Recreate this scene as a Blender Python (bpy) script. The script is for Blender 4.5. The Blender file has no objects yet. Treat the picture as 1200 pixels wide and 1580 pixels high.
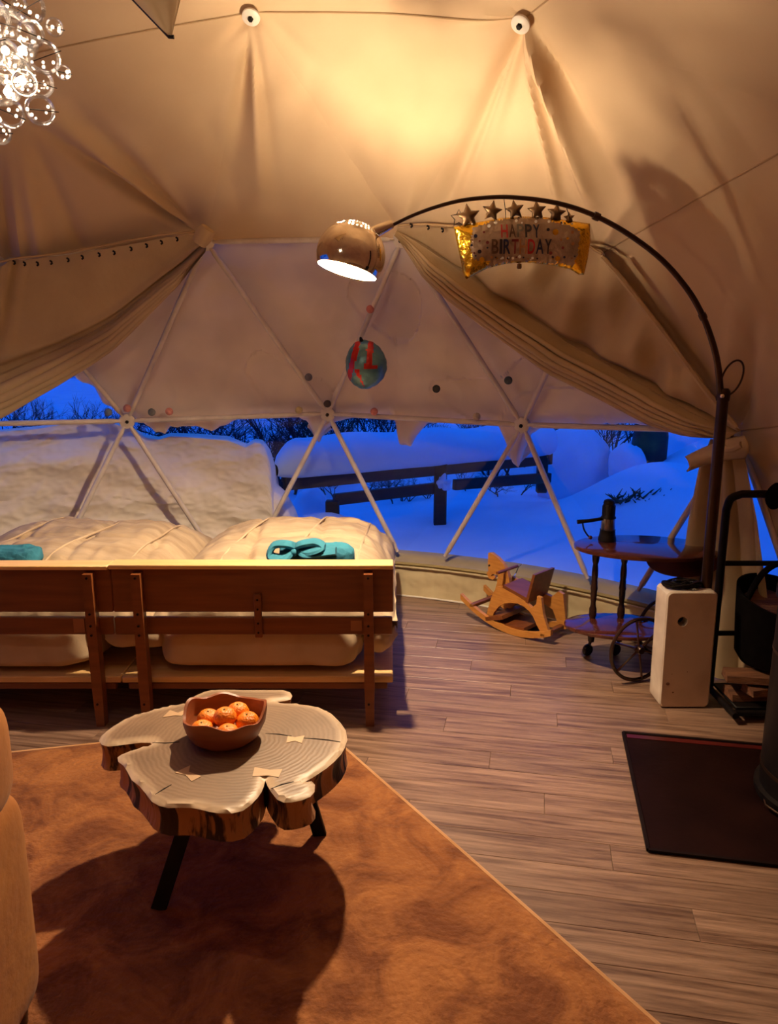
import bpy, bmesh, math, random
from math import pi, sin, cos, radians, sqrt, atan2, exp, tan
from mathutils import Vector as V, Matrix, noise as mn
from mathutils.geometry import delaunay_2d_cdt
random.seed(7)
scn = bpy.context.scene
col = scn.collection

# ------------------------------------------------------------------ camera, world, exposure
EYE = V((0, 0, 1.55)); FPX = 1190.6; TH = .2156
cd = bpy.data.cameras.new('camera'); cam = bpy.data.objects.new('camera', cd); col.objects.link(cam)
cam.location = EYE; cam.rotation_euler = (pi/2 - TH, 0, 0)
cd.sensor_fit = 'VERTICAL'; cd.sensor_height = 36; cd.lens = FPX/1580*36; cd.clip_start = .02; cd.clip_end = 300
scn.camera = cam
w = bpy.data.worlds.new('dusk'); scn.world = w; w.use_nodes = True
bg = w.node_tree.nodes['Background']; bg.inputs[1].default_value = .82
_n = w.node_tree.nodes; _l = w.node_tree.links; _tc = _n.new('ShaderNodeTexCoord'); _sx = _n.new('ShaderNodeSeparateXYZ'); _rp = _n.new('ShaderNodeValToRGB')
_l.new(_tc.outputs['Generated'], _sx.inputs[0]); _l.new(_sx.outputs['Z'], _rp.inputs[0]); _l.new(_rp.outputs[0], bg.inputs[0])
_rp.color_ramp.elements[0].color = (.006, .09, .75, 1); _rp.color_ramp.elements[1].color = (.016, .21, 1.3, 1); _rp.color_ramp.elements[1].position = .8
scn.view_settings.view_transform = 'Standard'; scn.view_settings.look = 'None'
scn.view_settings.exposure = 0; scn.view_settings.gamma = 1; scn.view_settings.use_curve_mapping = False
scn.cycles.max_bounces = 8; scn.cycles.diffuse_bounces = 4; scn.cycles.transparent_max_bounces = 24
scn.cycles.sample_clamp_indirect = 4; scn.cycles.caustics_reflective = False; scn.cycles.caustics_refractive = False
ARC_BULB = 5900; CHANDELIER_SPOT = 700
WARM = (1, .76, .49)

# ------------------------------------------------------------------ the view geometry (turning measured directions into places)
def ray(u, v):
    a = (v-790)/FPX; b = (u-600)/FPX
    return V((b, cos(TH)-a*sin(TH), -sin(TH)-a*cos(TH)))
CX, CY, HC, RD = -.755, 1.89, .55, 2.925
CEN = V((CX, CY, HC))
def sph(u, v, dr=0):
    d = ray(u, v); o = EYE-CEN; R = RD+dr
    A = d.dot(d); B = o.dot(d); C = o.dot(o)-R*R
    return EYE+d*((-B+sqrt(B*B-A*C))/A)
def at_y(u, v, y): d = ray(u, v); return EYE+d*(y/d.y)
def at_h(u, v, h=0): d = ray(u, v); return EYE+d*((h-EYE.z)/d.z)
def on_plane(u, v, o, n):
    d = ray(u, v); return EYE+d*((V(o)-EYE).dot(n)/d.dot(n))
def node(az, h, dr=0):
    r = sqrt((RD+dr)**2-(h-HC)**2); a = radians(az); return V((CX+r*sin(a), CY+r*cos(a), h))
def interp(pts, x):
    if x <= pts[0][0]: return pts[0][1]
    for (a, b), (c, d) in zip(pts, pts[1:]):
        if x <= c: return b+(d-b)*(x-a)/(c-a)
    return pts[-1][1]
def polyat(pts, t):
    "point at fraction t of the polyline's length"
    ls = [(V(b)-V(a)).length for a, b in zip(pts, pts[1:])]; L = sum(ls)*min(max(t, 0), 1)
    for i, l in enumerate(ls):
        if L <= l or i == len(ls)-1: return V(pts[i]).lerp(V(pts[i+1]), L/l if l else 0)
        L -= l
def smooth_pts(pts, n=6):
    "Catmull-Rom"
    p = [V(q) for q in pts]; p = [p[0]*2-p[1]]+p+[p[-1]*2-p[-2]]; out = []
    for i in range(1, len(p)-2):
        for k in range(n):
            t = k/n
            out.append(.5*((2*p[i])+(p[i+1]-p[i-1])*t+(2*p[i-1]-5*p[i]+4*p[i+1]-p[i+2])*t*t+(3*p[i]-p[i-1]-3*p[i+1]+p[i+2])*t**3))
    return out+[p[-2]]

# ------------------------------------------------------------------ materials
def mat(name, c, rough=.6, metal=0, c2=None, nscale=6, stretch=(1, 1, 1), bump=0, bscale=40, coord='Object', contrast=(.35, .65), detail=5, rot=0, spec=.5, sheen=0, alpha=None, trans=0, rnd=0, coat=0, distort=0, nrough=.5):
    m = bpy.data.materials.new(name); m.use_nodes = True; nt = m.node_tree; N = nt.nodes; L = nt.links
    b = N['Principled BSDF']; b.inputs['Base Color'].default_value = (*c, 1)
    b.inputs['Roughness'].default_value = rough; b.inputs['Metallic'].default_value = metal
    b.inputs['Specular IOR Level'].default_value = spec; b.inputs['Sheen Weight'].default_value = sheen
    b.inputs['Coat Weight'].default_value = coat
    tc = N.new('ShaderNodeTexCoord'); mp = N.new('ShaderNodeMapping'); mp.inputs['Scale'].default_value = stretch
    mp.inputs['Rotation'].default_value = (0, 0, rot)
    L.new(tc.outputs[coord], mp.inputs[0]); src = mp.outputs[0]
    if rnd:
        oi = N.new('ShaderNodeObjectInfo'); mu = N.new('ShaderNodeMath'); mu.operation = 'MULTIPLY'; mu.inputs[1].default_value = 61
        L.new(oi.outputs['Random'], mu.inputs[0]); ad = N.new('ShaderNodeVectorMath'); L.new(src, ad.inputs[0]); L.new(mu.outputs[0], ad.inputs[1]); src = ad.outputs[0]
    if c2 is not None:
        n = N.new('ShaderNodeTexNoise'); n.inputs['Scale'].default_value = nscale; n.inputs['Detail'].default_value = detail; n.inputs['Distortion'].default_value = distort; n.inputs['Roughness'].default_value = nrough
        L.new(src, n.inputs['Vector']); r = N.new('ShaderNodeValToRGB'); r.color_ramp.elements[0].position, r.color_ramp.elements[1].position = contrast
        r.color_ramp.elements[0].color = (*c2, 1); r.color_ramp.elements[1].color = (*c, 1)
        L.new(n.outputs[0], r.inputs[0]); out = r.outputs[0]
        if rnd:
            h = N.new('ShaderNodeHueSaturation'); ma = N.new('ShaderNodeMapRange'); ma.inputs[3].default_value = 1-rnd; ma.inputs[4].default_value = 1+rnd
            L.new(oi.outputs['Random'], ma.inputs[0]); L.new(ma.outputs[0], h.inputs['Value']); L.new(out, h.inputs['Color']); out = h.outputs[0]
        L.new(out, b.inputs['Base Color'])
    if bump:
        n2 = N.new('ShaderNodeTexNoise'); n2.inputs['Scale'].default_value = bscale; n2.inputs['Detail'].default_value = 4; L.new(src, n2.inputs['Vector'])
        bp = N.new('ShaderNodeBump'); bp.inputs['Strength'].default_value = bump; bp.inputs['Distance'].default_value = .01
        L.new(n2.outputs[0], bp.inputs['Height']); L.new(bp.outputs[0], b.inputs['Normal'])
    return m
def emit(name, c, s):
    m = bpy.data.materials.new(name); m.use_nodes = True; b = m.node_tree.nodes['Principled BSDF']
    b.inputs['Base Color'].default_value = (*c, 1); b.inputs['Emission Color'].default_value = (*c, 1); b.inputs['Emission Strength'].default_value = s
    return m
def film(name, tint, gl, rough=.05):
    "thin clear sheet: mostly transparent with a fresnel gloss"
    m = bpy.data.materials.new(name); m.use_nodes = True; nt = m.node_tree; N = nt.nodes; L = nt.links
    N.remove(N['Principled BSDF']); o = N['Material Output']
    t = N.new('ShaderNodeBsdfTransparent'); t.inputs[0].default_value = (*tint, 1)
    g = N.new('ShaderNodeBsdfGlossy'); g.inputs['Roughness'].default_value = rough; g.inputs[0].default_value = (1, 1, 1, 1)
    lw = N.new('ShaderNodeLayerWeight'); lw.inputs[0].default_value = .25; mu = N.new('ShaderNodeMath'); mu.operation = 'MULTIPLY_ADD'
    mu.inputs[1].default_value = gl; mu.inputs[2].default_value = .01; L.new(lw.outputs['Fresnel'], mu.inputs[0])
    tc = N.new('ShaderNodeTexCoord'); n = N.new('ShaderNodeTexNoise'); n.inputs['Scale'].default_value = 5; L.new(tc.outputs['Object'], n.inputs['Vector'])
    bp = N.new('ShaderNodeBump'); bp.inputs['Strength'].default_value = .12; L.new(n.outputs[0], bp.inputs['Height']); L.new(bp.outputs[0], g.inputs['Normal'])
    mx = N.new('ShaderNodeMixShader'); L.new(mu.outputs[0], mx.inputs[0]); L.new(t.outputs[0], mx.inputs[1]); L.new(g.outputs[0], mx.inputs[2]); L.new(mx.outputs[0], o.inputs[0])
    return m
CANVAS = mat('canvas', (.66, .48, .30), .75, c2=(.58, .41, .25), nscale=1.6, bump=.35, bscale=7)
CURTAIN = mat('curtain cloth', (.50, .36, .205), .85, c2=(.42, .295, .165), nscale=3, bump=.25, bscale=30)
SKIRT = mat('skirt vinyl', (.68, .56, .34), .6, c2=(.58, .47, .28), nscale=4, bump=.3, bscale=6)
PVC = film('clear window film', (.97, .97, .97), .35)
STRUT = mat('painted steel tube', (.72, .62, .52), .4, c2=(.6, .5, .42), nscale=12)
WPLASTIC = mat('white plastic', (.8, .74, .66), .4, c2=(.7, .64, .56))
BLACK = mat('black metal', (.006, .004, .004), .45, c2=(.010, .007, .006), nscale=20, spec=.16)
BRONZE = mat('dark bronze metal', (.055, .025, .013), .3, .6, c2=(.035, .016, .009), nscale=9)
CHROME = mat('polished chrome', (.86, .74, .58), .07, 1, c2=(.82, .7, .54), nscale=3)
SHADEIN = mat('white enamel lining', (.9, .88, .84), .6, c2=(.85, .83, .8))
SNOWW = mat('lamp warmed snow on the film', (.97, .80, .66), .8, c2=(.84, .68, .56), nscale=2.2, contrast=(.42, .6), bump=.4, bscale=5, detail=3)  # warm base: the room's lamplight is put into white snow
SNOW = mat('snow', (.66, .76, .90), .8, c2=(.56, .68, .84), nscale=2, bump=.5, bscale=4)  # bluish base: dusk light is put into white snow
PINE = mat('varnished pine', (.62, .27, .075), .42, c2=(.50, .20, .05), nscale=3, stretch=(1.5, 14, 14), rnd=.06)
PINED = mat('red stained wood', (.21, .062, .016), .4, c2=(.16, .043, .011), nscale=3, stretch=(1.2, 14, 14))
LITPINE = mat('lamplit pine', (.78, .50, .22), .45, c2=(.68, .41, .16), nscale=3, stretch=(1.5, 14, 14))  # lit copy of the bed wood, lamplight put into its paler colour
TOY = mat('toy pine', (.58, .25, .055), .4, c2=(.48, .19, .04), nscale=5, stretch=(3, 3, 16))
MAHOG = mat('dark mahogany', (.095, .022, .012), .14, c2=(.05, .012, .008), nscale=3, stretch=(3, 16, 3), coat=.6)
EBON = mat('dark turned wood', (.022, .009, .006), .25, c2=(.04, .015, .01), nscale=12)
LINEN = mat('white bed linen', (.56, .42, .28), .9, c2=(.46, .33, .21), nscale=5, bump=.4, bscale=14)
DUVET = mat('cream duvet cover', (.50, .375, .25), .9, c2=(.36, .255, .16), nscale=3, stretch=(1, 4, 1), bump=.7, bscale=13, detail=8)
TEAL = mat('teal cotton', (.03, .21, .30), .9, c2=(.02, .15, .23), nscale=8, bump=.5, bscale=40)
MARBLE = mat('white marble', (.62, .43, .30), .35, c2=(.50, .33, .22), nscale=7, contrast=(.3, .55), detail=8)  # front and back of the block: shade put into the darker stone colour
STONEEDGE = mat('lamplit marble flank', (.80, .68, .55), .35, c2=(.62, .5, .4), nscale=9)  # same stone on the flanks, paler with lamplight put into the colour
FELTC = {}
def felt(n, c):
    if n not in FELTC: FELTC[n] = mat(n+' felt', c, .9, c2=tuple(x*.75 for x in c), nscale=60, bump=.5, bscale=200)
    return FELTC[n]
ORANGE = mat('mandarin peel', (.95, .30, .02), .38, c2=(.85, .22, .01), nscale=9, bump=.4, bscale=160)
BOWLW = mat('red brown bowl wood', (.30, .085, .025), .45, c2=(.20, .05, .014), nscale=5, stretch=(1, 1, 7))
GOLD = mat('gold foil', (.95, .58, .05), .18, .9, c2=(.8, .45, .02), nscale=14, bump=.6, bscale=30)
FOIL = mat('pale printed foil', (.42, .29, .20), .3, .35, c2=(.30, .2, .13), nscale=16, bump=.6, bscale=45)
STARF = mat('brown star foil', (.22, .12, .055), .3, .7, c2=(.12, .065, .03), nscale=20, bump=.5, bscale=40)
VELVET = mat('mustard velvet', (.38, .135, .010), .85, c2=(.31, .10, .007), nscale=5, bump=.3, bscale=30, sheen=.06)
HEARTH = mat('smoked hearth plate', (.007, .0018, .0014), .55, c2=(.014, .004, .003), nscale=4, bump=.1, spec=.06)
BARKS = None

# ------------------------------------------------------------------ mesh building
class MB:
    def __init__(s): s.v = []; s.f = []; s.m = []
    def add(s, vs, fs, mi=0):
        o = len(s.v); s.v += [V(p) for p in vs]; s.f += [tuple(i+o for i in f) for f in fs]; s.m += [mi]*len(fs); return s
    def box(s, c, d, R=None, b=.003, mi=0):
        "box with chamfered edges"
        c = V(c); hx, hy, hz = d[0]/2, d[1]/2, d[2]/2; b = min(b, hx*.45, hy*.45, hz*.45)
        bm = bmesh.new(); bmesh.ops.create_cube(bm, size=1)
        for q in bm.verts: q.co = V((q.co.x*2*hx, q.co.y*2*hy, q.co.z*2*hz))
        if b > 0: bmesh.ops.bevel(bm, geom=bm.edges[:], offset=b, segments=1, affect='EDGES')
        bm.verts.index_update()
        vs = [(R @ q.co if R else q.co.copy())+c for q in bm.verts]; fs = [[q.index for q in f.verts] for f in bm.faces]; bm.free()
        return s.add(vs, fs, mi)
    def beam(s, p, q, w, h, up=(0, 0, 1), b=.003, mi=0):
        p, q = V(p), V(q); x = (q-p).normalized(); z = V(up); z = (z-x*z.dot(x)).normalized(); y = z.cross(x)
        R = Matrix((x, y, z)).transposed(); return s.box((p+q)/2, ((q-p).length, w, h), R, b, mi)
    def tube(s, pts, r, n=8, closed=False, mi=0, caps=True):
        pts = [V(p) for p in pts]; k = len(pts); rr = r if isinstance(r, (list, tuple)) else [r]*k
        up = None; vs = []
        for i, p in enumerate(pts):
            a = pts[(i-1) % k] if (closed or i > 0) else p; b = pts[(i+1) % k] if (closed or i < k-1) else p
            t = (b-a).normalized()
            if up is None: up = V((0, 0, 1)) if abs(t.z) < .9 else V((1, 0, 0))
            e = (up-t*up.dot(t)).normalized(); up = e; g = t.cross(e)
            for j in range(n): a_ = 2*pi*j/n; vs.append(p+(e*cos(a_)+g*sin(a_))*rr[i])
        fs = []
        for i in range(k if closed else k-1):
            for j in range(n):
                a, b = i*n+j, i*n+(j+1) % n; c, d = ((i+1) % k)*n+(j+1) % n, ((i+1) % k)*n+j; fs.append((a, b, c, d))
        if not closed and caps: fs += [tuple(range(n-1, -1, -1)), tuple(range((k-1)*n, k*n))]
        return s.add(vs, fs, mi)
    def lathe(s, prof, c=(0, 0, 0), axis=(0, 0, 1), n=24, mi=0, wave=None):
        "prof: (radius, height along the axis)"
        z = V(axis).normalized(); x = V((1, 0, 0)) if abs(z.x) < .9 else V((0, 1, 0)); x = (x-z*x.dot(z)).normalized(); y = z.cross(x); c = V(c)
        vs = []; fs = []
        for i, (r, h) in enumerate(prof):
            for j in range(n):
                a = 2*pi*j/n; rr, hh = wave(a, i, r, h) if wave else (r, h)
                vs.append(c+(x*cos(a)+y*sin(a))*rr+z*hh)
        for i in range(len(prof)-1):
            for j in range(n): a, b = i*n+j, i*n+(j+1) % n; fs.append((a, b, b+n, a+n))
        if prof[0][0] > 1e-5: fs.append(tuple(range(n-1, -1, -1)))
        if prof[-1][0] > 1e-5: k = (len(prof)-1)*n; fs.append(tuple(range(k, k+n)))
        return s.add(vs, fs, mi)
    def grid(s, fn, nu, nv, mi=0, wrapu=False):
        vs = [fn(i/nu, j/nv) for j in range(nv+1) for i in range(nu+1)]; W = nu+1
        return s.add(vs, [(j*W+i, j*W+i+1, (j+1)*W+i+1, (j+1)*W+i) for j in range(nv) for i in range(nu)], mi)
    def sphere(s, c, r, nu=16, nv=10, sq=(1, 1, 1), mi=0):
        prof = [(r*sin(pi*i/nv) if 0 < i < nv else 1e-6, -r*cos(pi*i/nv)) for i in range(nv+1)]
        o = len(s.v); s.lathe(prof, (0, 0, 0), n=nu, mi=mi)
        for i in range(o, len(s.v)): q = s.v[i]; s.v[i] = V((q.x*sq[0], q.y*sq[1], q.z*sq[2]))+V(c)
        return s
    def prism(s, pts, off, mi=0):
        "flat outline pushed by the vector off"
        n = len(pts); pts = [V(p) for p in pts]; off = V(off)
        return s.add(pts+[p+off for p in pts], [tuple(range(n)), tuple(range(2*n-1, n-1, -1))]+[(i, i+n, (i+1) % n+n, (i+1) % n) for i in range(n)], mi)
    def mesh(s, name, mats, smooth=True, angle=40):
        me = bpy.data.meshes.new(name); me.from_pydata([tuple(p) for p in s.v], [], s.f)
        for m in (mats if isinstance(mats, (list, tuple)) else [mats]): me.materials.append(m)
        me.polygons.foreach_set('material_index', s.m)
        bm = bmesh.new(); bm.from_mesh(me)
        bmesh.ops.remove_doubles(bm, verts=bm.verts[:], dist=1e-5); bmesh.ops.recalc_face_normals(bm, faces=bm.faces[:]); bm.to_mesh(me); bm.free()
        if smooth:
            me.polygons.foreach_set('use_smooth', [True]*len(me.polygons)); me.set_sharp_from_angle(angle=radians(angle))
        return me
    def build(s, name, mats, parent=None, smooth=True, angle=40, **kw):
        return put(name, s.mesh(name, mats, smooth, angle), parent, **kw)
def props(o, label=None, cat=None, group=None, kind=None):
    for k, v in (('label', label), ('category', cat), ('group', group), ('kind', kind)):
        if v: o[k] = v
    return o
def wloc(o):
    p = V(o.location)
    while o.parent: o = o.parent; p += V(o.location)
    return p
def put(name, me, parent=None, label=None, cat=None, group=None, kind=None):
    o = bpy.data.objects.new(name, me); col.objects.link(o)
    if parent is not None:
        o.parent = parent
        if 'root' in parent.keys() or True:
            b = base.get(parent.name, V((0, 0, 0))); o.matrix_parent_inverse = Matrix.Translation(-b)
    props(o, label, cat, group, kind); return o
base = {}
def thing(name, label, cat, loc=(0, 0, 0), group=None, kind=None):
    o = bpy.data.objects.new(name, None); col.objects.link(o); o.location = loc; o.empty_display_size = .1
    base[o.name] = V(loc); return props(o, label, cat, group, kind)
def setting(name, loc=(0, 0, 0)): return thing(name, None, None, loc, kind='structure')
def cdt_fill(poly, step):
    "2D outline filled with a fine triangulation; returns points, triangles, distance of each to the outline"
    n = len(poly); P = [V((p[0], p[1])) for p in poly]
    xs = [p.x for p in P]; ys = [p.y for p in P]
    def inside(x, y):
        c = False; j = n-1
        for i in range(n):
            if (P[i].y > y) != (P[j].y > y) and x < (P[j].x-P[i].x)*(y-P[i].y)/(P[j].y-P[i].y)+P[i].x: c = not c
            j = i
        return c
    def dist(q):
        m = 9
        for i in range(n):
            a, b = P[i], P[(i+1) % n]; ab = b-a; t = max(0, min(1, (q-a).dot(ab)/max(ab.dot(ab), 1e-12))); m = min(m, (a+ab*t-q).length)
        return m
    pts = list(P); x = min(xs)+step/2; row = 0
    y = min(ys)+step/2
    while y < max(ys):
        x = min(xs)+(step/2 if row % 2 else 0)
        while x < max(xs):
            q = V((x, y))
            if inside(x, y) and dist(q) > step*.45: pts.append(q)
            x += step
        y += step*.87; row += 1
    vs, _, fs, _, _, _ = delaunay_2d_cdt(pts, [(i, (i+1) % n) for i in range(n)], [], 1, 1e-6)
    fs = [f for f in fs if inside(sum(vs[i].x for i in f)/len(f), sum(vs[i].y for i in f)/len(f))]
    return vs, fs, [dist(q) for q in vs], n
def resample(pts, step, closed=True):
    pts = [V(p) for p in pts]; out = []; n = len(pts)
    for i in range(n if closed else n-1):
        a, b = pts[i], pts[(i+1) % n]; k = max(1, int((b-a).length/step)); out += [a.lerp(b, j/k) for j in range(k)]
    if not closed: out.append(pts[-1])
    return out

# ================================================================== THE SETTING
# ---- floor: dark base with laid planks
FA = radians(-10.8)
floor = setting('floor')
fb = MB(); fb.lathe([(1e-6, -.014), (2.9, -.014), (2.9, -.06), (1e-6, -.06)], (CX, CY, 0), n=60); fb.build('subfloor', mat('subfloor', (.03, .015, .01), .8, c2=(.02, .01, .008)), floor)
PLANK = mat('oak planks', (.345, .21, .140), .36, c2=(.11, .055, .034), nscale=3.0, stretch=(.8, 13, 6), rnd=.12, detail=12, contrast=(.36, .64), bump=.12, bscale=30, distort=.25, nrough=.68)
PW, PL = .125, 1.12
def clip_circle(poly, r):
    m = 40
    for k in range(m):
        a = 2*pi*(k+.5)/m; n = V((cos(a), sin(a))); dd = r*cos(pi/m)+n.dot(V((CX, CY))); out = []
        for i in range(len(poly)):
            p, q = poly[i], poly[(i+1) % len(poly)]; dp, dq = p.dot(n)-dd, q.dot(n)-dd
            if dp <= 0: out.append(p)
            if dp*dq < 0: out.append(p.lerp(q, dp/(dp-dq)))
        poly = out
        if len(poly) < 3: return []
    return poly
fx, fy = V((cos(FA), sin(FA))), V((-sin(FA), cos(FA)))
org = V((.2, 2.0)); full = None; g = .0004
R2 = Matrix.Rotation(FA, 4, 'Z')
for r_ in range(-42, 43):
    sh = (r_*.41 % 1)*PL
    for c_ in range(-5, 6):
        s0 = c_*PL+sh; t0 = r_*PW
        q = [org+fx*a+fy*b for a, b in ((s0+g, t0+g), (s0+PL-g, t0+g), (s0+PL-g, t0+PW-g), (s0+g, t0+PW-g))]
        cq = clip_circle(q, 2.90)
        if len(cq) < 3: continue
        c0 = org+fx*(s0+PL/2)+fy*(t0+PW/2)
        area = abs(sum(a.x*b.y-a.y*b.x for a, b in zip(cq, cq[1:]+cq[:1])))/2
        if area < .004: continue
        isfull = area > (PL-2*g)*(PW-2*g)*.9999
        if isfull and full: me = full
        else:
            loc = [V(((p-c0).dot(fx), (p-c0).dot(fy), 0)) for p in cq]; m = MB(); n = len(loc)
            cc = sum(loc, V((0, 0, 0)))/n; top = []
            for p in loc:
                d = V((cc.x-p.x, cc.y-p.y, 0)); top.append(p+V((.0012*(1 if d.x > 0 else -1), .0012*(1 if d.y > 0 else -1), 0)))
            m.add([p-V((0, 0, .0012)) for p in loc]+top+[p-V((0, 0, .013)) for p in loc], [tuple(range(n, 2*n))]+[(i, (i+1) % n, n+(i+1) % n, n+i) for i in range(n)]+[(i, i+2*n, (i+1) % n+2*n, (i+1) % n) for i in range(n)]+[tuple(range(3*n-1, 2*n-1, -1))])
            me = m.mesh('plank', PLANK, smooth=False)
            if isfull: full = me
        o = bpy.data.objects.new('plank', me); col.objects.link(o); o.parent = floor; o.location = (c0.x, c0.y, 0); o.rotation_euler = (0, 0, FA)

BANKM = mat('lamplight tinted snow', (.90, .80, .66), .8, c2=(.80, .68, .54), nscale=3, bump=.5, bscale=5)  # cream base puts warm lamplight into the snow's colour
# ---- dome nodes
A = {k: node(7.5+24*k, 1.13) for k in range(-7, 8)}; B = {k: node(-4.5+24*k, 2.04) for k in range(-7, 8)}; G = {k: node(-4.5+24*k, 0) for k in range(-7, 8)}
A[-1], A[0], A[1], A[2], A[3] = sph(196, 648), sph(507, 637), sph(808, 654), sph(1142, 663), sph(1600, 610)
B[-1], B[0], B[1], B[2], B[3] = sph(-8, 402), sph(318, 370), sph(621, 366), sph(930, 388), sph(1290, 185)
C = {k: node(6.2+36*k, 2.86) for k in range(-4, 6)}; C[0], C[1], C[-1] = sph(390, 12), sph(812, 22), sph(-60, 100)
D = {k: node(24+72*k, 3.33) for k in range(5)}; APEX = V((CX, CY, 3.475))
def idx(k): return (k+7) % 15-7
WIN = range(-3, 3)
# ---- canvas liner, one panel per dome triangle, pulled into folds between its nodes
FOLDS = []
def fold(u0, v0, u1, v1, w, amp, w2=None): FOLDS.append((sph(u0, v0), sph(u1, v1), w, w2 or w, amp))
for q in [(812, 24, 735, 260, .02, .03, .05), (812, 24, 712, 305, .022, -.03, .035), (812, 28, 876, 330, .020, -.030, .02), (816, 30, 925, 300, .02, -.045, .04), (812, 24, 690, 320, .03, .03, .07),
          (820, 30, 975, 290, .03, .025, .05), (465, 170, 556, 290, .018, .018, .02), (530, 170, 560, 260, .03, .012), (385, 30, 362, 250, .03, .035, .05), (392, 40, 405, 300, .025, -.03, .04),
          (388, 20, 330, 70, .02, .02), (317, 368, 50, 180, .02, .035, .03), (317, 368, 85, 172, .02, -.035, .03), (317, 368, 110, 150, .03, .03, .05), (30, 215, 62, 400, .03, -.03), (50, 200, 130, 385, .03, .03),
          (-5, 220, 15, 400, .03, .03), (10, 215, 30, 400, .02, -.03), (1010, -10, 1125, 125, .02, -.02, .025), (1195, 430, 1150, 650, .03, .03), (1165, 420, 1120, 600, .04, -.025), (930, 388, 850, 250, .02, -.02),
          (930, 388, 1075, 560, .02, .03), (940, 395, 1120, 640, .018, -.03), (600, 10, 800, 12, .02, -.02), (640, 30, 800, 22, .02, .010), (420, 20, 520, 110, .03, .015), (1142, 665, 1200, 860, .02, .02), (1142, 665, 1260, 800, .02, -.02),
          (317, 366, 250, 240, .03, .015, .06), (621, 364, 560, 250, .02, .015, .06), (621, 364, 660, 200, .02, -.015, .06), (930, 386, 1010, 250, .02, -.015, .05), (390, 20, 430, 290, .02, .018, .03), (388, 20, 345, 200, .02, -.015, .04), (500, 60, 460, 250, .04, .010), (640, 120, 560, 330, .05, -.008), (812, 24, 770, 200, .02, .015, .03), (317, 368, 200, 200, .03, -.015, .06), (1060, 60, 1180, 230, .03, .012), (300, 120, 380, 330, .04, .008)]: fold(*q)
def folded(p):
    d = 0
    for a, b, w1, w2, amp in FOLDS:
        ab = b-a; t = (p-a).dot(ab)/ab.dot(ab)
        if -.15 < t < 1.15:
            amp_ = amp*2.0; tt = min(max(t, 0), 1); ds = (a+ab*tt-p).length; wd = w1+(w2-w1)*tt
            if ds < 4*wd: d += amp_*exp(-(ds/wd)**1.5)*min(1, (1.15-t)*4)*(.35+.65*min(1, tt*4))
    return d
def patch(a, b, c, n, bulge=.3, inset=.03):
    m = MB(); vs = []; fs = []; id_ = {}
    for i in range(n+1):
        for j in range(n+1-i):
            k = n-i-j; p = (a*i+b*j+c*k)/n; r = (p-CEN); s_ = CEN+r.normalized()*RD
            p = p.lerp(s_, bulge); nrm = r.normalized()
            if n > 30: p = p+nrm*(folded(p)+.012*mn.noise(p*2.3)*min(1, min(i, j, k)*6/n))
            id_[i, j] = len(vs); vs.append(p-nrm*inset)
    for i in range(n):
        for j in range(n-i):
            fs.append((id_[i, j], id_[i+1, j], id_[i, j+1]))
            if i+j < n-1: fs.append((id_[i+1, j], id_[i+1, j+1], id_[i, j+1]))
    return m.add(vs, fs)
ceil_ = setting('ceiling'); seams = []
def canvas(a, b, c, n=10):
    patch(a, b, c, n).build('canvas_panel', CANVAS, ceil_)
    for p, q in ((a, b), (b, c), (a, c)):
        if abs(p.z-q.z) > .30 or (p.y < 1.5 and q.y < 1.5): continue
        key = tuple(sorted([tuple(round(x, 2) for x in p), tuple(round(x, 2) for x in q)]))
        if key not in seams:
            seams.append(key); m = MB(); pts = []
            for t in range(21):
                r = p.lerp(q, t/20); nn = (r-CEN).normalized(); r = r.lerp(CEN+nn*RD, .3); pts.append(r+nn*((folded(r) if n > 30 else 0)-.032))
            m.tube(pts, .0035, 5).build('seam', SEAM, ceil_)
SEAM = mat('seam piping', (.46, .31, .17), .7, c2=(.4, .27, .14))
def ringband(lo, hi):
    "triangles between two closed rings of (azimuth, point)"
    def az(p): return atan2(p.x-CX, p.y-CY)
    lo = sorted(lo, key=az); hi = sorted(hi, key=az); out = []; i = j = 0; nl, nh = len(lo), len(hi)
    while i < nl or j < nh:
        a0, b0 = lo[i % nl], hi[j % nh]; na = az(lo[(i+1) % nl])+(2*pi if i+1 >= nl else 0); nb = az(hi[(j+1) % nh])+(2*pi if j+1 >= nh else 0)
        if (na <= nb and i < nl) or j >= nh: out.append((a0, lo[(i+1) % nl], b0)); i += 1
        else: out.append((a0, hi[(j+1) % nh], b0)); j += 1
    return out
for t in ringband(list(B.values()), list(C.values())):
    c3 = sum(t, V((0, 0, 0)))/3; canvas(*t, n=120 if (c3.y > 2.6 and c3.x > -2.4) else 10)
for t in ringband(list(C.values()), list(D.values())):
    c3 = sum(t, V((0, 0, 0)))/3; canvas(*t, n=40 if c3.y > 2.4 else 8)
for k in range(5): canvas(D[k], D[(k+1) % 5], APEX, n=8)
window = setting('window_1'); panes = []
for k in range(-7, 8):
    k1, km = idx(k+1), idx(k-1)
    up = (G[k], G[k1], A[k]); dn = (A[km], A[k], G[k]); um = (A[km], A[k], B[k]); dm = (B[k], B[k1], A[k])
    if -3 <= k <= 2: panes += [up, dn, um]
    else:
        for t in (up, dn, um): canvas(*t, n=70 if k == 3 else 8)
    if -3 <= k <= 1: panes.append(dm)
    else: canvas(*dm, n=80 if k == 2 else 8)
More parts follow.
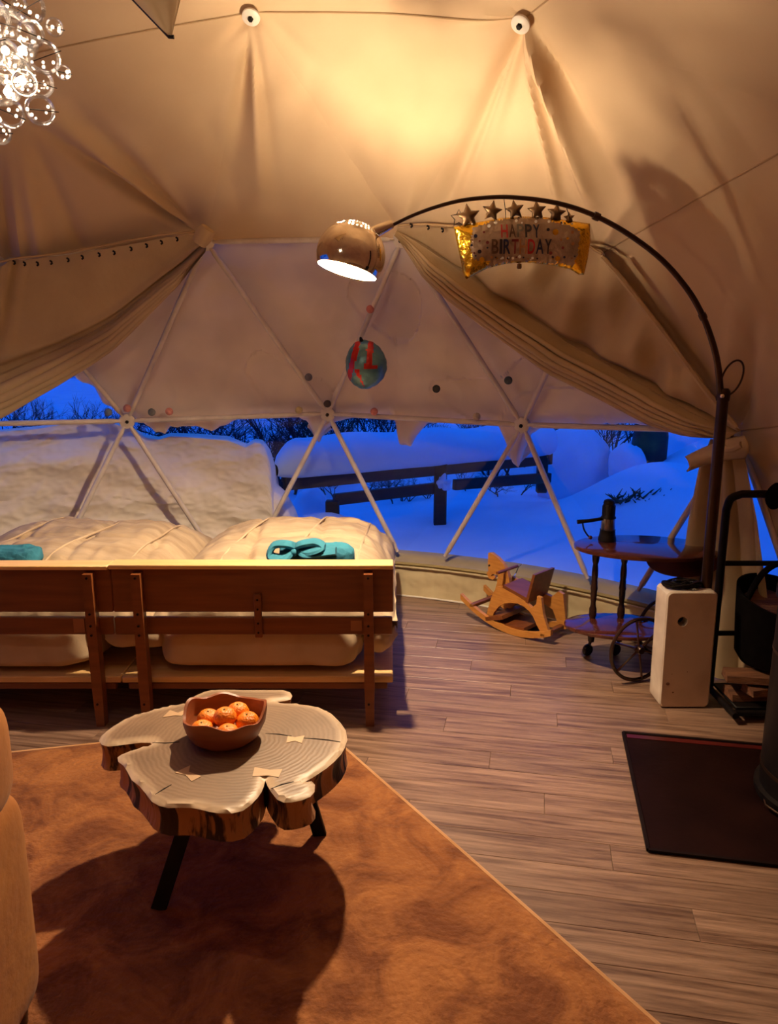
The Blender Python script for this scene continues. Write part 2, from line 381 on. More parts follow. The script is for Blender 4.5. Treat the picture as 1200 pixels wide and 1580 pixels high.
# ---- clear window panes, steel struts and hubs
def inward(p, d): return p-(p-CEN).normalized()*d
def skirt_cut(p, q): # lower struts end on the skirt ledge
    return p.lerp(q, (p.z-.26)/(p.z-q.z)) if q.z < .2 else q
done = []
for t in panes:
    t2 = [skirt_cut(max(t, key=lambda q: q.z), p) if p.z < .2 else p for p in t]
    if sum(1 for p in t if p.z < .2) == 2:
        pass
    m = MB(); c3 = sum(t2, V((0, 0, 0)))/3
    pts = [p+(c3-p)*.004 for p in t2]; n_ = (pts[1]-pts[0]).cross(pts[2]-pts[0]).normalized()
    if n_.dot(c3-CEN) < 0: n_ = -n_
    vs = [p+n_*.002 for p in pts]; m.add(vs, [(0, 1, 2)]).build('pane', PVC, window, smooth=False)
    for p, q in ((t[0], t[1]), (t[1], t[2]), (t[0], t[2])):
        if p.z < .2 and q.z < .2: continue
        if q.z > p.z: p, q = q, p
        key = tuple(sorted([tuple(round(x, 2) for x in p), tuple(round(x, 2) for x in q)]))
        if key in done: continue
        done.append(key); q = skirt_cut(p, q); a, b = inward(p, .02), inward(q, .02)
        l = (b-a).length; m = MB()
        m.tube([a.lerp(b, x/l) for x in (.03, .06, .075, l-.075, l-.06, l-.03)], [.011, .011, .0155, .0155, .011, .011], 12).build('strut', STRUT, window)
for k in range(-3, 3):
    for P_ in (A[k], B[k]) if k > -3 else (A[k],):
        if (P_-B[2]).length < .01 or (P_-A[2]).length < .01: continue
        ax = (P_-CEN).normalized(); m = MB()
        m.lathe([(.001, -.028), (.03, -.028), (.045, -.022), (.046, .0), (.001, .0)], inward(P_, .012), ax, 24); hb_ = m.build('hub', STRUT, window)
        m = MB(); m.lathe([(.001, -.014), (.008, -.014), (.011, -.01), (.011, 0), (.001, 0)], inward(P_, .038), ax, 6).build('hub_bolt', BLACK, hb_)
for P_ in (C[0], C[1], B[2], A[2], C[2], B[3]):
    ax = (P_-CEN).normalized(); m = MB()
    m.lathe([(.001, -.014), (.026, -.014), (.037, -.008), (.038, 0), (.001, 0)], inward(P_, .055), ax, 28); d_ = m.build('liner_disc', WPLASTIC, ceil_)
    m = MB(); m.lathe([(.001, -.012), (.009, -.012), (.012, -.006), (.012, 0), (.001, 0)], inward(P_, .069), ax, 6).build('disc_bolt', BLACK, d_)
LEDGEM = mat('olive ledge vinyl', (.40, .31, .13), .6, c2=(.33, .25, .10), nscale=5, bump=.3, bscale=8)
# ---- skirt around the foot of the window: padded ledge over wrinkled panels
wall = setting('wall_back')
def cyl(az, r, z): a = radians(az); return V((CX+r*sin(a), CY+r*cos(a), z))
for k in range(-5, 4):
    a0 = -16.5+24*k; m = MB()
    def f(s, t, a0=a0):
        az = a0+.15+23.7*s; wr = .012*mn.noise(V((az*.35, t*2.0, 3)))+.010*mn.noise(V((az*1.1, t*.8, 9)))+.006*abs(mn.noise(V((az*.8+t*3, t*5, 1))))
        return cyl(az, 2.85+wr*4*t*(1-t)+.006*t, .004+.196*t)
    m.grid(f, 90, 16).build('skirt_panel', SKIRT, wall)
    m = MB(); ledge = [(2.848, .2), (2.838, .212), (2.842, .226), (2.86, .232), (2.90, .262), (2.96, .268), (2.97, .2)]
    m.grid(lambda s, t: cyl(a0+.05+23.9*s, interp([(i/6, ledge[i][0]) for i in range(7)], t)+.004*mn.noise(V((a0+s*24, t*3, 0))), interp([(i/6, ledge[i][1]) for i in range(7)], t)), 40, 12).build('skirt_ledge', LEDGEM, wall)
    m = MB(); m.tube([cyl(a0+24*i/24, 2.838, .196) for i in range(25)], .006, 6).build('piping', SEAM2 if False else SKIRT, wall)
m = MB(); m.tube([cyl(-136.5+i*2.0, 2.845, .006) for i in range(109)], .006, 6); m.build('baseboard_back', WPLASTIC, kind='structure')

# ================================================================== OUTSIDE
def mound_h(x, y):
    h = .02+.05*mn.noise(V((x*.6, y*.6, 0)))+.03*mn.noise(V((x*1.7, y*1.7, 4)))
    for mx, my, r, a in ((.62, 6.6, .9, .12), (2.1, 5.9, .75, .55), (3.0, 6.9, .8, .7), (3.1, 5.2, .5, .35), (-.45, 5.5, .35, .28), (.2, 8.2, 1.2, .1), (2.6, 4.6, .5, .15), (-2.5, 6.5, 1.5, .3), (1.0, 5.2, .7, .05)):
        h += a*exp(-((x-mx)**2+(y-my)**2)/(r*r))
    d = math.hypot(x-CX, y-CY)
    if d > 9: h += .35*mn.noise(V((x*.12, y*.12, 7)))*min(1, (d-9)/8)
    return h
m = MB()
def terr(s, t):
    r = 2.98+32*t**2.4+.6*t; az = -100+240*s; p = cyl(az, r, 0); return V((p.x, p.y, max(0, mound_h(p.x, p.y)) if r > 3.1 else .0))
m.grid(terr, 260, 130); m.build('snow_ground', SNOW, kind='structure')
# snow lying on the upper panes and sagging below the ring
BL = [(40, 520), (100, 570), (120, 590), (145, 600), (158, 625), (185, 640), (215, 652), (240, 668), (255, 672), (262, 662), (300, 660), (325, 668), (345, 660), (365, 650), (400, 645), (455, 646), (470, 655), (482, 675), (490, 688), (498, 668), (515, 655), (545, 647), (598, 645), (608, 660), (612, 688), (630, 692), (640, 675), (655, 657), (700, 655), (745, 657), (765, 665), (776, 690), (785, 718), (795, 725), (803, 700), (815, 672), (840, 660), (880, 658), (893, 664), (897, 670), (905, 660), (960, 658), (1110, 672)]
m = MB()
def cover(s, t):
    u = 45+1060*s; b = interp(BL, u)+2.5*mn.noise(V((u*.09, 0, 0))); v = 352+(b-352)*t; tuck = max(0, (t-.9)/.1)
    p = sph(u, v, .03); q = (p-CEN).normalized()
    k = .016*mn.noise(p*3)+.012*abs(mn.noise(p*6+V((3, 1, 2))))+.012*(1 if mn.noise(p*2.1+V((5, 0, 0))) > .18 else 0)
    return p+q*(k+.05*tuck**3)
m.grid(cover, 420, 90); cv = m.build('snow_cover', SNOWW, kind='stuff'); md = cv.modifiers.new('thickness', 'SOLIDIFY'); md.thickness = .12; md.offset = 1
# flip-safe: a solid layer pushed outwards
# snow bank piled against the left panes
TOP = [(-420, 690), (-200, 680), (0, 670), (60, 664), (120, 656), (170, 654), (200, 664), (225, 678), (245, 681), (262, 675), (300, 676), (350, 680), (378, 692), (392, 684), (402, 686), (412, 700), (419, 725), (417, 748), (424, 758), (436, 770), (450, 800), (458, 840), (470, 880)]
m = MB()
def bank(s, t):
    u = -420+890*s; tp = interp(TOP, u)
    if t <= .8:
        a = t/.8; v = 880+(tp-880)*a; p = sph(u, v, .035+.04*a+.12*a**4); q = (p-CEN).normalized()
        layer = abs(((a*6+.9*mn.noise(V((u*.008, 0, 2)))) % 1)-.5)
        g3 = V((p.x, p.y, p.z*1.8)); return p+q*(.06*mn.noise(g3*2.3)+.035*mn.noise(g3*5+V((2, 0, 0)))+.016*abs(mn.noise(g3*11))+.006*mn.noise(g3*26)+.012*layer*(a < .5)+.035)
    a = (t-.8)/.2; p = sph(u, tp, .25); q = V((p.x-CX, p.y-CY, 0)).normalized()
    z = p.z+.05*sin(min(a*2, 1)*pi)-(p.z+.05)*a**2; return V((p.x, p.y, z))+q*(.7*a)
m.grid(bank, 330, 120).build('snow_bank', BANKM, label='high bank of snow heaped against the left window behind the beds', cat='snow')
# lumps of snow standing outside
def lump(c, r, hz, label, seed):
    m = MB(); m.sphere((0, 0, 0), 1, 40, 24); pts = []
    for p in m.v:
        k = 1+.16*mn.noise(p*1.6+V((seed, 0, 0)))+.06*mn.noise(p*4+V((0, seed, 0))); pts.append(V((p.x*r*k, p.y*r*k, p.z*hz*k))+V(c))
    m.v = pts; m.build('snow_lump', SNOW, label=label, cat='snow')
p = at_h(482, 800, .15); lump((p.x-.02, p.y, .18), .15, .24, 'low lump of snow beside the right end of the snow bank', 3)
p = at_h(905, 800, .1); lump((p.x+.1, p.y+.9, .34), .36, .44, 'big rounded heap of snow behind the wooden tea trolley', 8)
p = at_h(1040, 760, .1); lump((p.x+.3, p.y+1.0, .3), .5, .42, 'broad snow heap near the tied curtain, right of the rounded heap', 12)
p = at_y(968, 712, 6.65); lump((p.x, p.y, p.z-.08), .17, .24, 'lump of snow stuck to the dark tree stump', 17)
# snowy deck fence
DARKW = mat('wet dark timber', (.030, .017, .014), .6, c2=(.016, .009, .008), nscale=4, stretch=(1, 8, 8))
fence = thing('deck_fence', 'snow capped dark timber fence with two rails outside the window', 'fence', (.35, 6.1, 0))
def rail(u0, v0, y0, u1, v1, y1, hh, name='rail'):
    p, q = at_y(u0, v0, y0), at_y(u1, v1, y1); MB().beam(p, q, .05, hh, b=.006).build(name, DARKW, fence); return p, q
r1 = rail(438, 744, 5.3, 850, 706, 6.75, .115)
rail(515, 771, 5.6, 672, 753, 6.05, .085); rail(700, 748, 6.1, 848, 737, 6.65, .085)
for u, v1, v2, y, ww in ((679, 705, 813, 6.0, .10), (836, 700, 760, 6.6, .09), (513, 772, 812, 5.55, .10)):
    a, b = at_y(u, v1, y+.04), at_y(u, v2, y+.04); a.x = b.x = (a.x+b.x)/2; MB().beam(a, b, ww, ww*.8, up=(0, 1, 0), b=.008).build('post', DARKW, fence)
m = MB(); p, q = r1[0], r1[1]
ax_ = (q-p).normalized(); p = p-ax_*.06; sd = V((ax_.y, -ax_.x, 0))
def cap(s, t):
    c = p.lerp(q, s); a = pi*2*t; e = min(1, (s+.004)*16)**.5*min(1, (1.002-s)*25)**.5; hz = (.15+.05*mn.noise(V((s*4, 0, 1))))*e+.002; ww = .17*e
    x_, z_ = cos(a), sin(a); return c+sd*(x_*ww)+V((0, 0, (.07+hz*.75 if True else 0)+z_*hz-.012))
m.grid(cap, 60, 24).build('snow_cap', SNOW, fence)
m = MB(); cpost = at_y(684, 745, 5.98); m.sphere(cpost, .045, 24, 16, (1, .8, 1.3)); m.v = [q+(q-cpost)*.9*mn.noise(q*30) for q in m.v]; m.build('snow_cap', SNOW, fence)
# tree stump and evergreen sprig sticking out of the snow
p = at_y(1000, 690, 6.9); m = MB(); m.lathe([(.17, -.9), (.16, -.2), (.15, .1), (.12, .35), (.10, .42), (.001, .43)], p, n=20, wave=lambda a, i, r, h: (r*(1+.12*sin(3*a+i)), h)); m.build('tree_stump', DARKW, label='dark tree stump standing in the snow behind the trolley', cat='stump')
m = MB(); c = at_y(995, 773, 5.6); GREEN = mat('evergreen needles', (.012, .035, .022), .8, c2=(.03, .05, .03), nscale=30)
for k in range(90):
    a = random.uniform(0, 2*pi); e = random.uniform(-.1, .6); b0 = c+V((random.uniform(-.22, .22), random.uniform(-.05, .05), random.uniform(-.03, .03)))
    m.tube([b0, b0+V((cos(a)*.08, sin(a)*.05, .04+e*.07))], [.010, .002], 4)
m.tube([c+V((-.25, 0, 0)), c+V((0, 0, -.02)), c+V((.25, 0, .01))], .015, 6); m.build('evergreen_branch', GREEN, label='green evergreen branch lying on the snow behind the trolley', cat='branch')
m = MB(); c = at_h(908, 800, .14); m.sphere(c, .085, 16, 10, (1, .7, .8)); m.v = [q+V((1, 1, 1))*.03*mn.noise(q*9) for q in m.v]; m.build('boulder', mat('grey rock', (.05, .04, .045), .9, c2=(.1, .08, .08), nscale=12), label='small dark boulder poking out of the snow beside the black coffee maker', cat='boulder')
# bare trees and thickets
TW = mat('bare bark', (.012, .012, .02), .9, c2=(.02, .018, .03), nscale=8)
def tree(x, y, h, seed, spread=.5, r0=.03):
    rnd = random.Random(seed); m = MB(); z0 = mound_h(x, y)-.1
    def grow(p, d, l, r, lev):
        q = p+d*l; m.tube([p, p.lerp(q, .5)+V((rnd.uniform(-1, 1), rnd.uniform(-1, 1), 0))*l*.06, q], [r, r*.85, r*.65], 5 if lev < 2 else 3, caps=False)
        if lev >= 5: return
        for _ in range(rnd.choice((2, 3, 3))):
            nd = (d+V((rnd.uniform(-1, 1), rnd.uniform(-1, 1), rnd.uniform(-.5, .6)))*spread).normalized(); grow(p.lerp(q, rnd.uniform(.6, 1)), nd, l*rnd.uniform(.62, .85), r*.62, lev+1)
    for _ in range(5): grow(V((x+rnd.uniform(-.3, .3), y+rnd.uniform(-.2, .2), z0)), V((rnd.uniform(-.6, .6), rnd.uniform(-.3, .3), 1)).normalized(), h*.17, r0*.7, 0)
    return m
tn = 0
for u, y, h in ((100, 9, 2.2), (30, 11, 2.4), (180, 8.5, 1.9), (255, 9.5, 2.0), (340, 9, 2.0), (385, 7.6, 1.6), (425, 8.4, 1.9), (455, 7.2, 1.4), (520, 8, 1.8), (560, 9, 2.0), (600, 10, 2.2), (700, 9, 1.8), (760, 8.5, 1.7), (850, 9.5, 2.2), (900, 8.6, 2.0), (945, 9.4, 2.2), (1060, 9, 2.2), (545, 7.3, .9), (620, 7.0, .8), (760, 7.3, .8), (470, 10, 2.2), (1100, 10.5, 2.4), (440, 8.4, 2.4), (540, 8.8, 2.5), (300, 9.6, 2.2)):
    tn += 1; x = (u-600)/FPX*(y*.977+.25)
    tree(x, y, h, tn*3+1, .62 if h > 1 else .9, .022 if h > 1 else .012).build('bare_tree', TW, label='leafless dark tree standing in the snow beyond the deck fence', cat='tree', group='bare trees beyond the deck fence')

# ================================================================== CURTAINS
def drape(T, Bm, fold_fn, nu, nv, R0=-.15):
    m = MB()
    def f(s, t):
        a, b = polyat(T, s), polyat(Bm, s); q = a.lerp(b, t); p = sph(q.x, q.y, R0); return p-(p-CEN).normalized()*fold_fn(s, t)
    return m.grid(f, nu, nv)
def tri(x): x = x % 1; return 1-abs(2*x-1)
LT = [(316, 360), (250, 366), (200, 375), (150, 385), (100, 394), (60, 399), (30, 402), (0, 408), (-60, 420)]
LB = [(319, 378), (283, 424), (236, 470), (173, 532), (133, 560), (83, 590), (0, 635), (-70, 665), (-140, 690)]
def lf(s, t):
    a = .035*exp(-((t-.99)/.02)**2)
    if t > .74: a += .05*sin((t-.74)/.26*pi)**.6+.034*(1-abs(sin((t-.74)/.26*pi*3.2+.5*s))**.6)
    a += .03*exp(-((t-.60-.08*sin(s*4))/.06)**2)*min(1, s*3)*(s < .9)-.02*exp(-((t-.70)/.03)**2)
    a += (.03*sin(s*62)*min(1, (s-.72)*9) if s > .72 else 0)*(1-t*.5)+.012*sin(t*9+s*6)*min(1, s*4)
    a += .005*abs(sin(s*44))*exp(-t*9)
    return a
cl = thing('curtain', 'tan curtain gathered from its rail down to the left edge of the window', 'curtain', sph(316, 362, -.15))
drape(LT, LB, lf, 200, 190).build('curtain_cloth', CURTAIN, cl)
def pleats(par, T, Bm, n, kf, rf_, lift, R0=-.15):
    for j in range(n):
        pts = []; rad = []; N_ = 44
        for i in range(N_+1):
            s = .006+.985*i/N_; k = kf(s); t = k+(j+.55)/n*(1-k); q = polyat(T, s).lerp(polyat(Bm, s), t); p = sph(q.x, q.y, R0); w_ = (polyat(T, s)-polyat(Bm, s)).length*(1-k)/n
            e = lift*min(1, s*8)*min(1, (1.02-s)*8)*(.75+.25*sin(pi*(j+.5)/n)); pts.append(p-(p-CEN).normalized()*(e+.004*sin(s*9+j*2))); rad.append(max(.006, w_*.56*(p-EYE).length/FPX*.97*(1+.12*sin(s*11+j*1.7))))
        MB().tube(pts, rad, 10).build('pleat', CURTAIN, par)
def hooks(par, pts):
    for u, v in pts:
        p = sph(u, v, -.19); MB().tube([p+V((-.005, 0, .008)), p+V((.004, -.004, .004)), p+V((.005, -.004, -.005)), p+V((-.002, -.002, -.009))], .005, 6).build('hook', BLACK, par)
pleats(cl, LT, LB, 4, lambda s: .78, 0, .085)
hooks(cl, [(22, 405), (38, 407), (58, 407), (79, 405), (105, 401), (127, 397), (153, 393), (176, 390), (202, 384), (226, 379), (249, 374), (273, 369)])
MB().tube([sph(u, v-4, -.17) for u, v in LT], .006, 6).build('curtain_rail', SEAM, cl)
m = MB(); p = sph(314, 364, -.2); m.lathe([(.001, -.05), (.035, -.045), (.042, 0), (.035, .045), (.001, .05)], p, (-.6, .2, -.75), 18, wave=lambda a, i, r, h: (r*(1+.12*abs(sin(4*a))), h)); m.build('gathered_end', CURTAIN, cl)
RT = [(614, 352), (650, 350), (700, 353), (760, 360), (830, 368), (900, 380), (928, 396), (960, 432), (1030, 522), (1085, 598), (1136, 660)]
RB = [(610, 360), (660, 419), (703, 459), (783, 519), (854, 569), (895, 588), (933, 606), (1012, 648), (1060, 664), (1100, 672), (1140, 673)]
def rf(s, t):
    a = 0; k = .52+.24*sin(pi*min(1, s*1.1))
    if t > k: x = (t-k)/(1-k); a += .055*sin(x*pi)**.6*(.4+.6*min(1, s*4))+.040*(1-abs(sin(x*pi*4.5+.5*sin(s*5)))**.55)*min(1, .35+s*3)
    a -= .03*exp(-((t-k)/.04)**2)*min(1, s*5)
    if t < k: a += (.034*sin(s*38+t*4)+.016*sin(s*61-t*5))*(sin(t/k*pi)*.6+.4)*min(1, s*3)*min(1, (1-s)*4)
    return a
cr = thing('curtain', 'tan curtain sweeping in pleats across the window behind the birthday balloon', 'curtain', sph(614, 354, -.15))
drape(RT, RB, rf, 240, 200).build('curtain_cloth', CURTAIN, cr)
pleats(cr, RT, RB, 5, lambda s: .56+.22*sin(pi*min(1, s*1.1)), 0, .085)
hooks(cr, [(634, 348), (660, 351), (682, 355), (715, 360)])
MB().tube([sph(u, v-4, -.17) for u, v in RT[:7]], .006, 6).build('curtain_rail', SEAM, cr)
MB().tube([sph(u, v, -.2) for u, v in RT[6:]], .012, 6).build('curtain_hem', CURTAIN, cr)
# tied curtain hanging beside the window
ct = thing('curtain', 'tan tied-back curtain hanging in folds to the floor behind the black rack', 'curtain', sph(1125, 690, -.2))
def tied(s, t):
    v = 676+(1000-676)*t; l = interp([(676, 1104), (720, 1086), (800, 1072), (870, 1064), (1000, 1062)], v); r = interp([(676, 1150), (720, 1166), (800, 1184), (900, 1198), (1000, 1206)], v)
    u = l+(r-l)*s; p = sph(u, min(v, 930), -.10) if v < 930 else None
    if p is None: p = sph(u, 930, -.10); p = V((p.x, p.y, .19-.185*(v-930)/70))
    q = V((p.x-CX, p.y-CY, 0)).normalized(); return p-q*(.03+.04*(abs(sin(s*pi*4.5+t*.6))**.7)*(.4+.6*t)+.02*sin(s*13+t*3))
m = MB(); m.grid(tied, 150, 60).build('curtain_cloth', CURTAIN, ct)
m = MB(); m.grid(lambda s, t: sph(1150-92*s+6*sin(t*3), 690+6*s+(32-12*s)*(t-.5)+20*s*s, -.24-.03*sin(t*pi)), 20, 10).build('folded_flap', CURTAIN, ct)
for o_ in (ct.children[-1],): md = o_.modifiers.new('thickness', 'SOLIDIFY'); md.thickness = .008
m = MB(); m.tube(smooth_pts([sph(u, v, -.27) for u, v in ((1108, 683), (1118, 692), (1132, 692), (1145, 686))]), .016, 8).build('tie_band', CURTAIN, ct)
# fabric flap of the roof opening
fl = thing('ceiling_flap', 'pointed tan fabric flap with black edging hanging from the roof near the lamp cluster', 'flap', (-.8, 2.5, 3.2))
ft = at_y(262, 57, 2.45); fa, fc = at_y(150, -60, 2.45), at_y(292, -70, 2.45); fa2 = fa+(fa-ft)*4.1; fc2 = fc+(fc-ft)*3.8
def flapf(s, t):
    a = ft.lerp(fa2, t); b = ft.lerp(fc2, t); p = a.lerp(b, s); return p+V((0, -.10*sin(s*pi)*min(1, t*4)-.02*sin(s*9)*min(1, t*5), 0))
m = MB(); m.grid(flapf, 30, 50).build('flap_cloth', CURTAIN, fl); fl.children[-1].modifiers.new('t', 'SOLIDIFY').thickness = .004
m = MB(); m.tube([ft+V((.012, 0, .0))]+[ft.lerp(fa2, k/20) for k in range(0, 21)], .006, 6).build('edging', BLACK, fl)
m = MB(); m.tube([ft.lerp(fc2, k/20) for k in range(0, 21)], .005, 6).build('hem', CURTAIN, fl)

# ================================================================== BEDS
def bed(x0, x1, posts, label, duv, mat_x, seed, which):
    t = thing('bed', label, 'bed', ((x0+x1)/2, 3.6, 0), 'pine beds')
    def board(a, b, z0, z1, y0, th, name, m_=PINED): MB().box(((a+b)/2, y0, (z0+z1)/2), (b-a, th, z1-z0), b=.004).build(name, m_, t)
    board(x0, x1, .482, .668, 2.985, .022, 'headboard_panel'); board(x0, x1-.004, .385, .460, 2.985, .022, 'headboard_rail')
    MB().box(((x0+x1)/2, 2.99, .676+(.003 if which else 0)), (x1-x0-.002, .085, .018), b=.003).build('headboard_cap', LITPINE, t)
    for px_ in posts:
        m = MB(); w0 = .036
        pts = [(px_-w0/2, 2.972, .655), (px_+w0/2, 2.972, .655), (px_+w0/2+.006, 2.972, .19), (px_+w0/2+.004, 2.972, 0), (px_-w0/2+.006, 2.972, 0), (px_-w0/2, 2.972, .19)]
        m.prism(pts, (0, -.045, 0)); po_ = m.build('post', PINED, t, smooth=False)
        for z in (.64, .49, .44, .40, .10):
            MB().lathe([(.001, 0), (.005, .0), (.005, .003), (.001, .003)], (px_, 2.927, z), (0, -1, 0), 8).build('screw', BLACK, po_)
    fx_ = x1-.06
    for xx in ([x0+.06, x1-.06]):
        MB().beam((xx, 4.32, 0), (xx, 4.32, .16), .05, .05, up=(0, 1, 0)).build('foot', PINED, t)
    MB().box(((x0+x1)/2, 3.70, .175), (x1-x0-.003, 1.40, .028), b=.004).build('bed_base', LITPINE, t)
    MB().box(((x0+x1)/2, 3.02, .145), (x1-x0-.05, .03, .03), b=.004).build('cross_rail', PINED, t)
    a, b = mat_x
    mt = thing('mattress', label.split(' ')[0] and ('white sheeted mattress on the '+('right' if which else 'left')+' bed'), 'mattress', ((a+b)/2, 3.7, .19), 'mattresses')
    m = MB()
    def mf(s, tt):
        an = 2*pi*s; ph = pi*(tt-.5); e = .22
        def sg(c_, p_): return (abs(c_)**p_)*(1 if c_ > 0 else -1)
        cx_ = sg(cos(ph), .28)*sg(cos(an), e); cy_ = sg(cos(ph), .28)*sg(sin(an), e); cz = sg(sin(ph), .4)
        p = V(((a+b)/2+(b-a)/2*cx_, 3.66+.64*cy_, .30+.111*cz)); k = .014*mn.noise(p*5+V((seed, 0, 0)))+.01*mn.noise(p*14); p = p+V((cx_, cy_, 0))*k
        p.z += .02*max(0, mn.noise(p*4+V((seed, 0, 3))))*(cz < 0); return p
    m.grid(mf, 120, 40).build('sheeted_body', LINEN, mt)
    da, db = duv
    m = MB()
    def dz(x, y):
        X = (x-(da+db)/2)/((db-da)/2); Y = (y-3.72)/.66
        return .40+.235*max(0, 1-abs(X)**3.2)**.5*max(0, 1-abs(Y)**3.4)**.5
    def df(s, tt):
        X = 2*s-1; Y = 2*tt-1; m_ = max(abs(X), abs(Y)); 
        X2, Y2 = (X*abs(X)**.0, Y)
        # push samples to the rim
        X2 = sin(X*pi/2); Y2 = sin(Y*pi/2)
        x = (da+db)/2+(db-da)/2*X2; y = 3.72+.66*Y2; z = dz(x, y)
        if m_ > .93: z -= (m_-.93)*.8
        q = .016*(exp(-((((x-da)*3.1+.35+(y-3.4)*.25) % 1)-.5)**2/.004))+.014*exp(-((((y-3.1)*2.6) % 1)-.5)**2/.004)
        z += -q+.022*mn.noise(V((x*3, y*3, seed)))+.010*mn.noise(V((x*13+y*3, y*5, seed)))+.006*mn.noise(V((x*26, y*11, seed)))
        return V((x+.012*mn.noise(V((y*6, z*9, seed))), y, max(z, .413 if abs(X) < .97 else .35)))
    dv = thing('duvet', 'puffy cream quilted duvet heaped on the '+('right bed under the teal garment' if which else 'left bed'), 'duvet', ((da+db)/2, 3.7, .5), 'duvets')
    m.grid(df, 150, 130).build('duvet_cover', DUVET, dv)
    for k in range(3):   # piped stitching lines running away from the headboard
        m = MB(); xs = da+(db-da)*(.22+.3*k); pts = []
        for i in range(40):
            y = 3.12+1.15*i/39; x = xs+(y-3.12)*.12*(1 if k < 2 else .4); pts.append(V((x, y, dz(x, y)+.022*mn.noise(V((x*3, y*3, seed)))-.002)))
        m.tube(pts, .006, 5, caps=True).build('piping', LINEN, dv)
    return t, dz
bL, dzL = bed(-2.32, -1.1188, (-1.197, -2.25), 'left pine bed with a red brown headboard of two horizontal boards', (-2.14, -.985), (-2.25, -1.225), 2, 0)
bR, dzR = bed(-1.118, .018, (-1.005, -.083), 'right pine bed with a short slatted cleat on its headboard', (-1.0, .03), (-.985, -.105), 5, 1)
MB().box((-.53, 2.966, .47), (.030, .016, .185), b=.003).build('cleat', PINE if False else PINED, bR)
for z in (.54, .50, .44, .40): MB().lathe([(.001, 0), (.0045, 0), (.0045, .003), (.001, .003)], (-.53, 2.958, z), (0, -1, 0), 8).build('screw', BLACK, bR)
STICK = mat('faded paper label', (.36, .14, .05), .7, c2=(.33, .12, .04))
MB().box((-.133, 2.972, .425), (.046, .002, .045), b=0).build('sticker', STICK, bR); MB().box((-1.262, 2.972, .425), (.045, .002, .06), b=0).build('sticker', STICK, bL)
# pillow corners peeking between the beds
for (x, y, z, sx, lab) in ((-1.075, 3.12, .36, .14, 'white pillow corner drooping between the two beds'),):
    m = MB(); m.sphere((0, 0, 0), 1, 28, 16); m.v = [V((x+sx*p.x*(1+.1*mn.noise(p*3)), y+.09*p.y, z+.075*p.z*(1+.5*p.x*p.x)-.02*abs(p.x))) for p in m.v]; m.build('pillow', LINEN, label=lab, cat='pillow')
m = MB(); m.sphere((0, 0, 0), 1, 40, 20)
m.v = [V((-.045+.075*p.x*(1+.2*mn.noise(p*4)), 3.16+.1*p.y, .33+.085*p.z*(1+.2*mn.noise(p*3)))) for p in m.v]; m.build('pillow', LINEN, label='white pillow bulging out at the right end of the right bed', cat='pillow')
# teal folded garments
def garment(cx, cy, w, d, h, dz, label, bow, seed):
    t = thing('folded_garment', label, 'clothing', (cx, cy, dz(cx, cy)))
    m = MB(); m.sphere((0, 0, 0), 1, 70, 24); z0 = dz(cx, cy)
    def sg(c_, p_): return (abs(c_)**p_)*(1 if c_ > 0 else -1)
    m.v = [V((cx+w/2*sg(p.x, .5)*(1+.04*mn.noise(p*3)), cy+d/2*sg(p.y, .55), z0+h*.5+h/2*sg(p.z, .6)+.010*mn.noise(V((p.x*3, p.y*5, seed)))+.012*abs(sin(p.x*3+p.y*8+p.z*2))*(p.z > 0))) for p in m.v]
    m.build('folded_cloth', TEAL, t)
    if bow:
        zt = z0+h; c = V((cx-w*.27, cy-d*.4, zt-.0))
        for loop in [tuple((a*1.0, b, c_*.9) for a, b, c_ in lo_) for lo_ in (((0, 0, 0), (-.03, -.02, .035), (-.085, -.02, .03), (-.10, -.03, -.01), (-.05, -.03, -.02), (0, 0, 0)), ((0, 0, 0), (.03, -.02, .035), (.09, -.02, .045), (.125, -.03, .03), (.06, -.03, .005), (0, 0, 0)),
                     ((0, 0, 0), (.05, -.03, -.005), (.12, -.03, .003), (.18, -.03, .012)), ((0, 0, 0), (-.03, -.04, -.02), (-.07, -.04, -.035)))]:
            mm = MB(); pts = smooth_pts([c+V(q) for q in loop], 5); mm.tube(pts, .015, 8); mm.v = [V((q.x, c.y+(q.y-c.y+.03)*3.2-.04, q.z)) for q in mm.v]; mm.build('belt_loop', TEAL, t)
        MB().sphere(c+V((0, -.03, 0)), .016, 12, 8).build('knot', TEAL, t)
garment(-.315, 3.26, .33, .16, .085, dzR, 'teal garment folded and tied with a bow on the right duvet', True, 1)
garment(-1.66, 3.26, .26, .16, .07, dzL, 'dark teal folded garment lying on the left duvet', False, 4)

# ================================================================== RUG
def rug():
    poly = [(-2.3, 1.2), (-1.9, 2.50), (-1.5, 2.70), (-1.1, 2.79), (-.6, 2.815), (-.27, 2.81), (-.178, 2.752), (.22, 2.13), (.619, 1.501), (.95, .98), (1.0, .4), (.8, .05), (-1.7, .05)]
    poly = resample(poly, .05); vs, fs, ds, nb = cdt_fill(poly, .022); n = len(vs)
    m = MB(); top = []
    for q, d in zip(vs, ds):
        z = .006+.014*min(1, d/.03)+.004*mn.noise(V((q.x*7, q.y*7, 0)))*min(1, d/.05)+.003*mn.noise(V((q.x*22, q.y*22, 3)))*min(1, d/.05); top.append(V((q.x, q.y, z)))
    m.add(top, fs)
    RM = mat('rust pile', (.37, .135, .036), .95, c2=(.16, .045, .010), nscale=5, contrast=(.38, .62), detail=12, bump=1, bscale=45, sheen=.04, distort=.9, nrough=.66)
    r = thing('rug', 'rust brown plush rug with brushed marks under the log coffee table', 'rug', (0, 1.4, 0))
    m.build('pile', RM, r)
    MB().tube([V((q[0], q[1], .006)) for q in [(p.x, p.y) for p in poly]], .006, 6, closed=True).build('binding', mat('rug binding', (.62, .34, .16), .8, c2=(.5, .25, .1)), r)
rug()

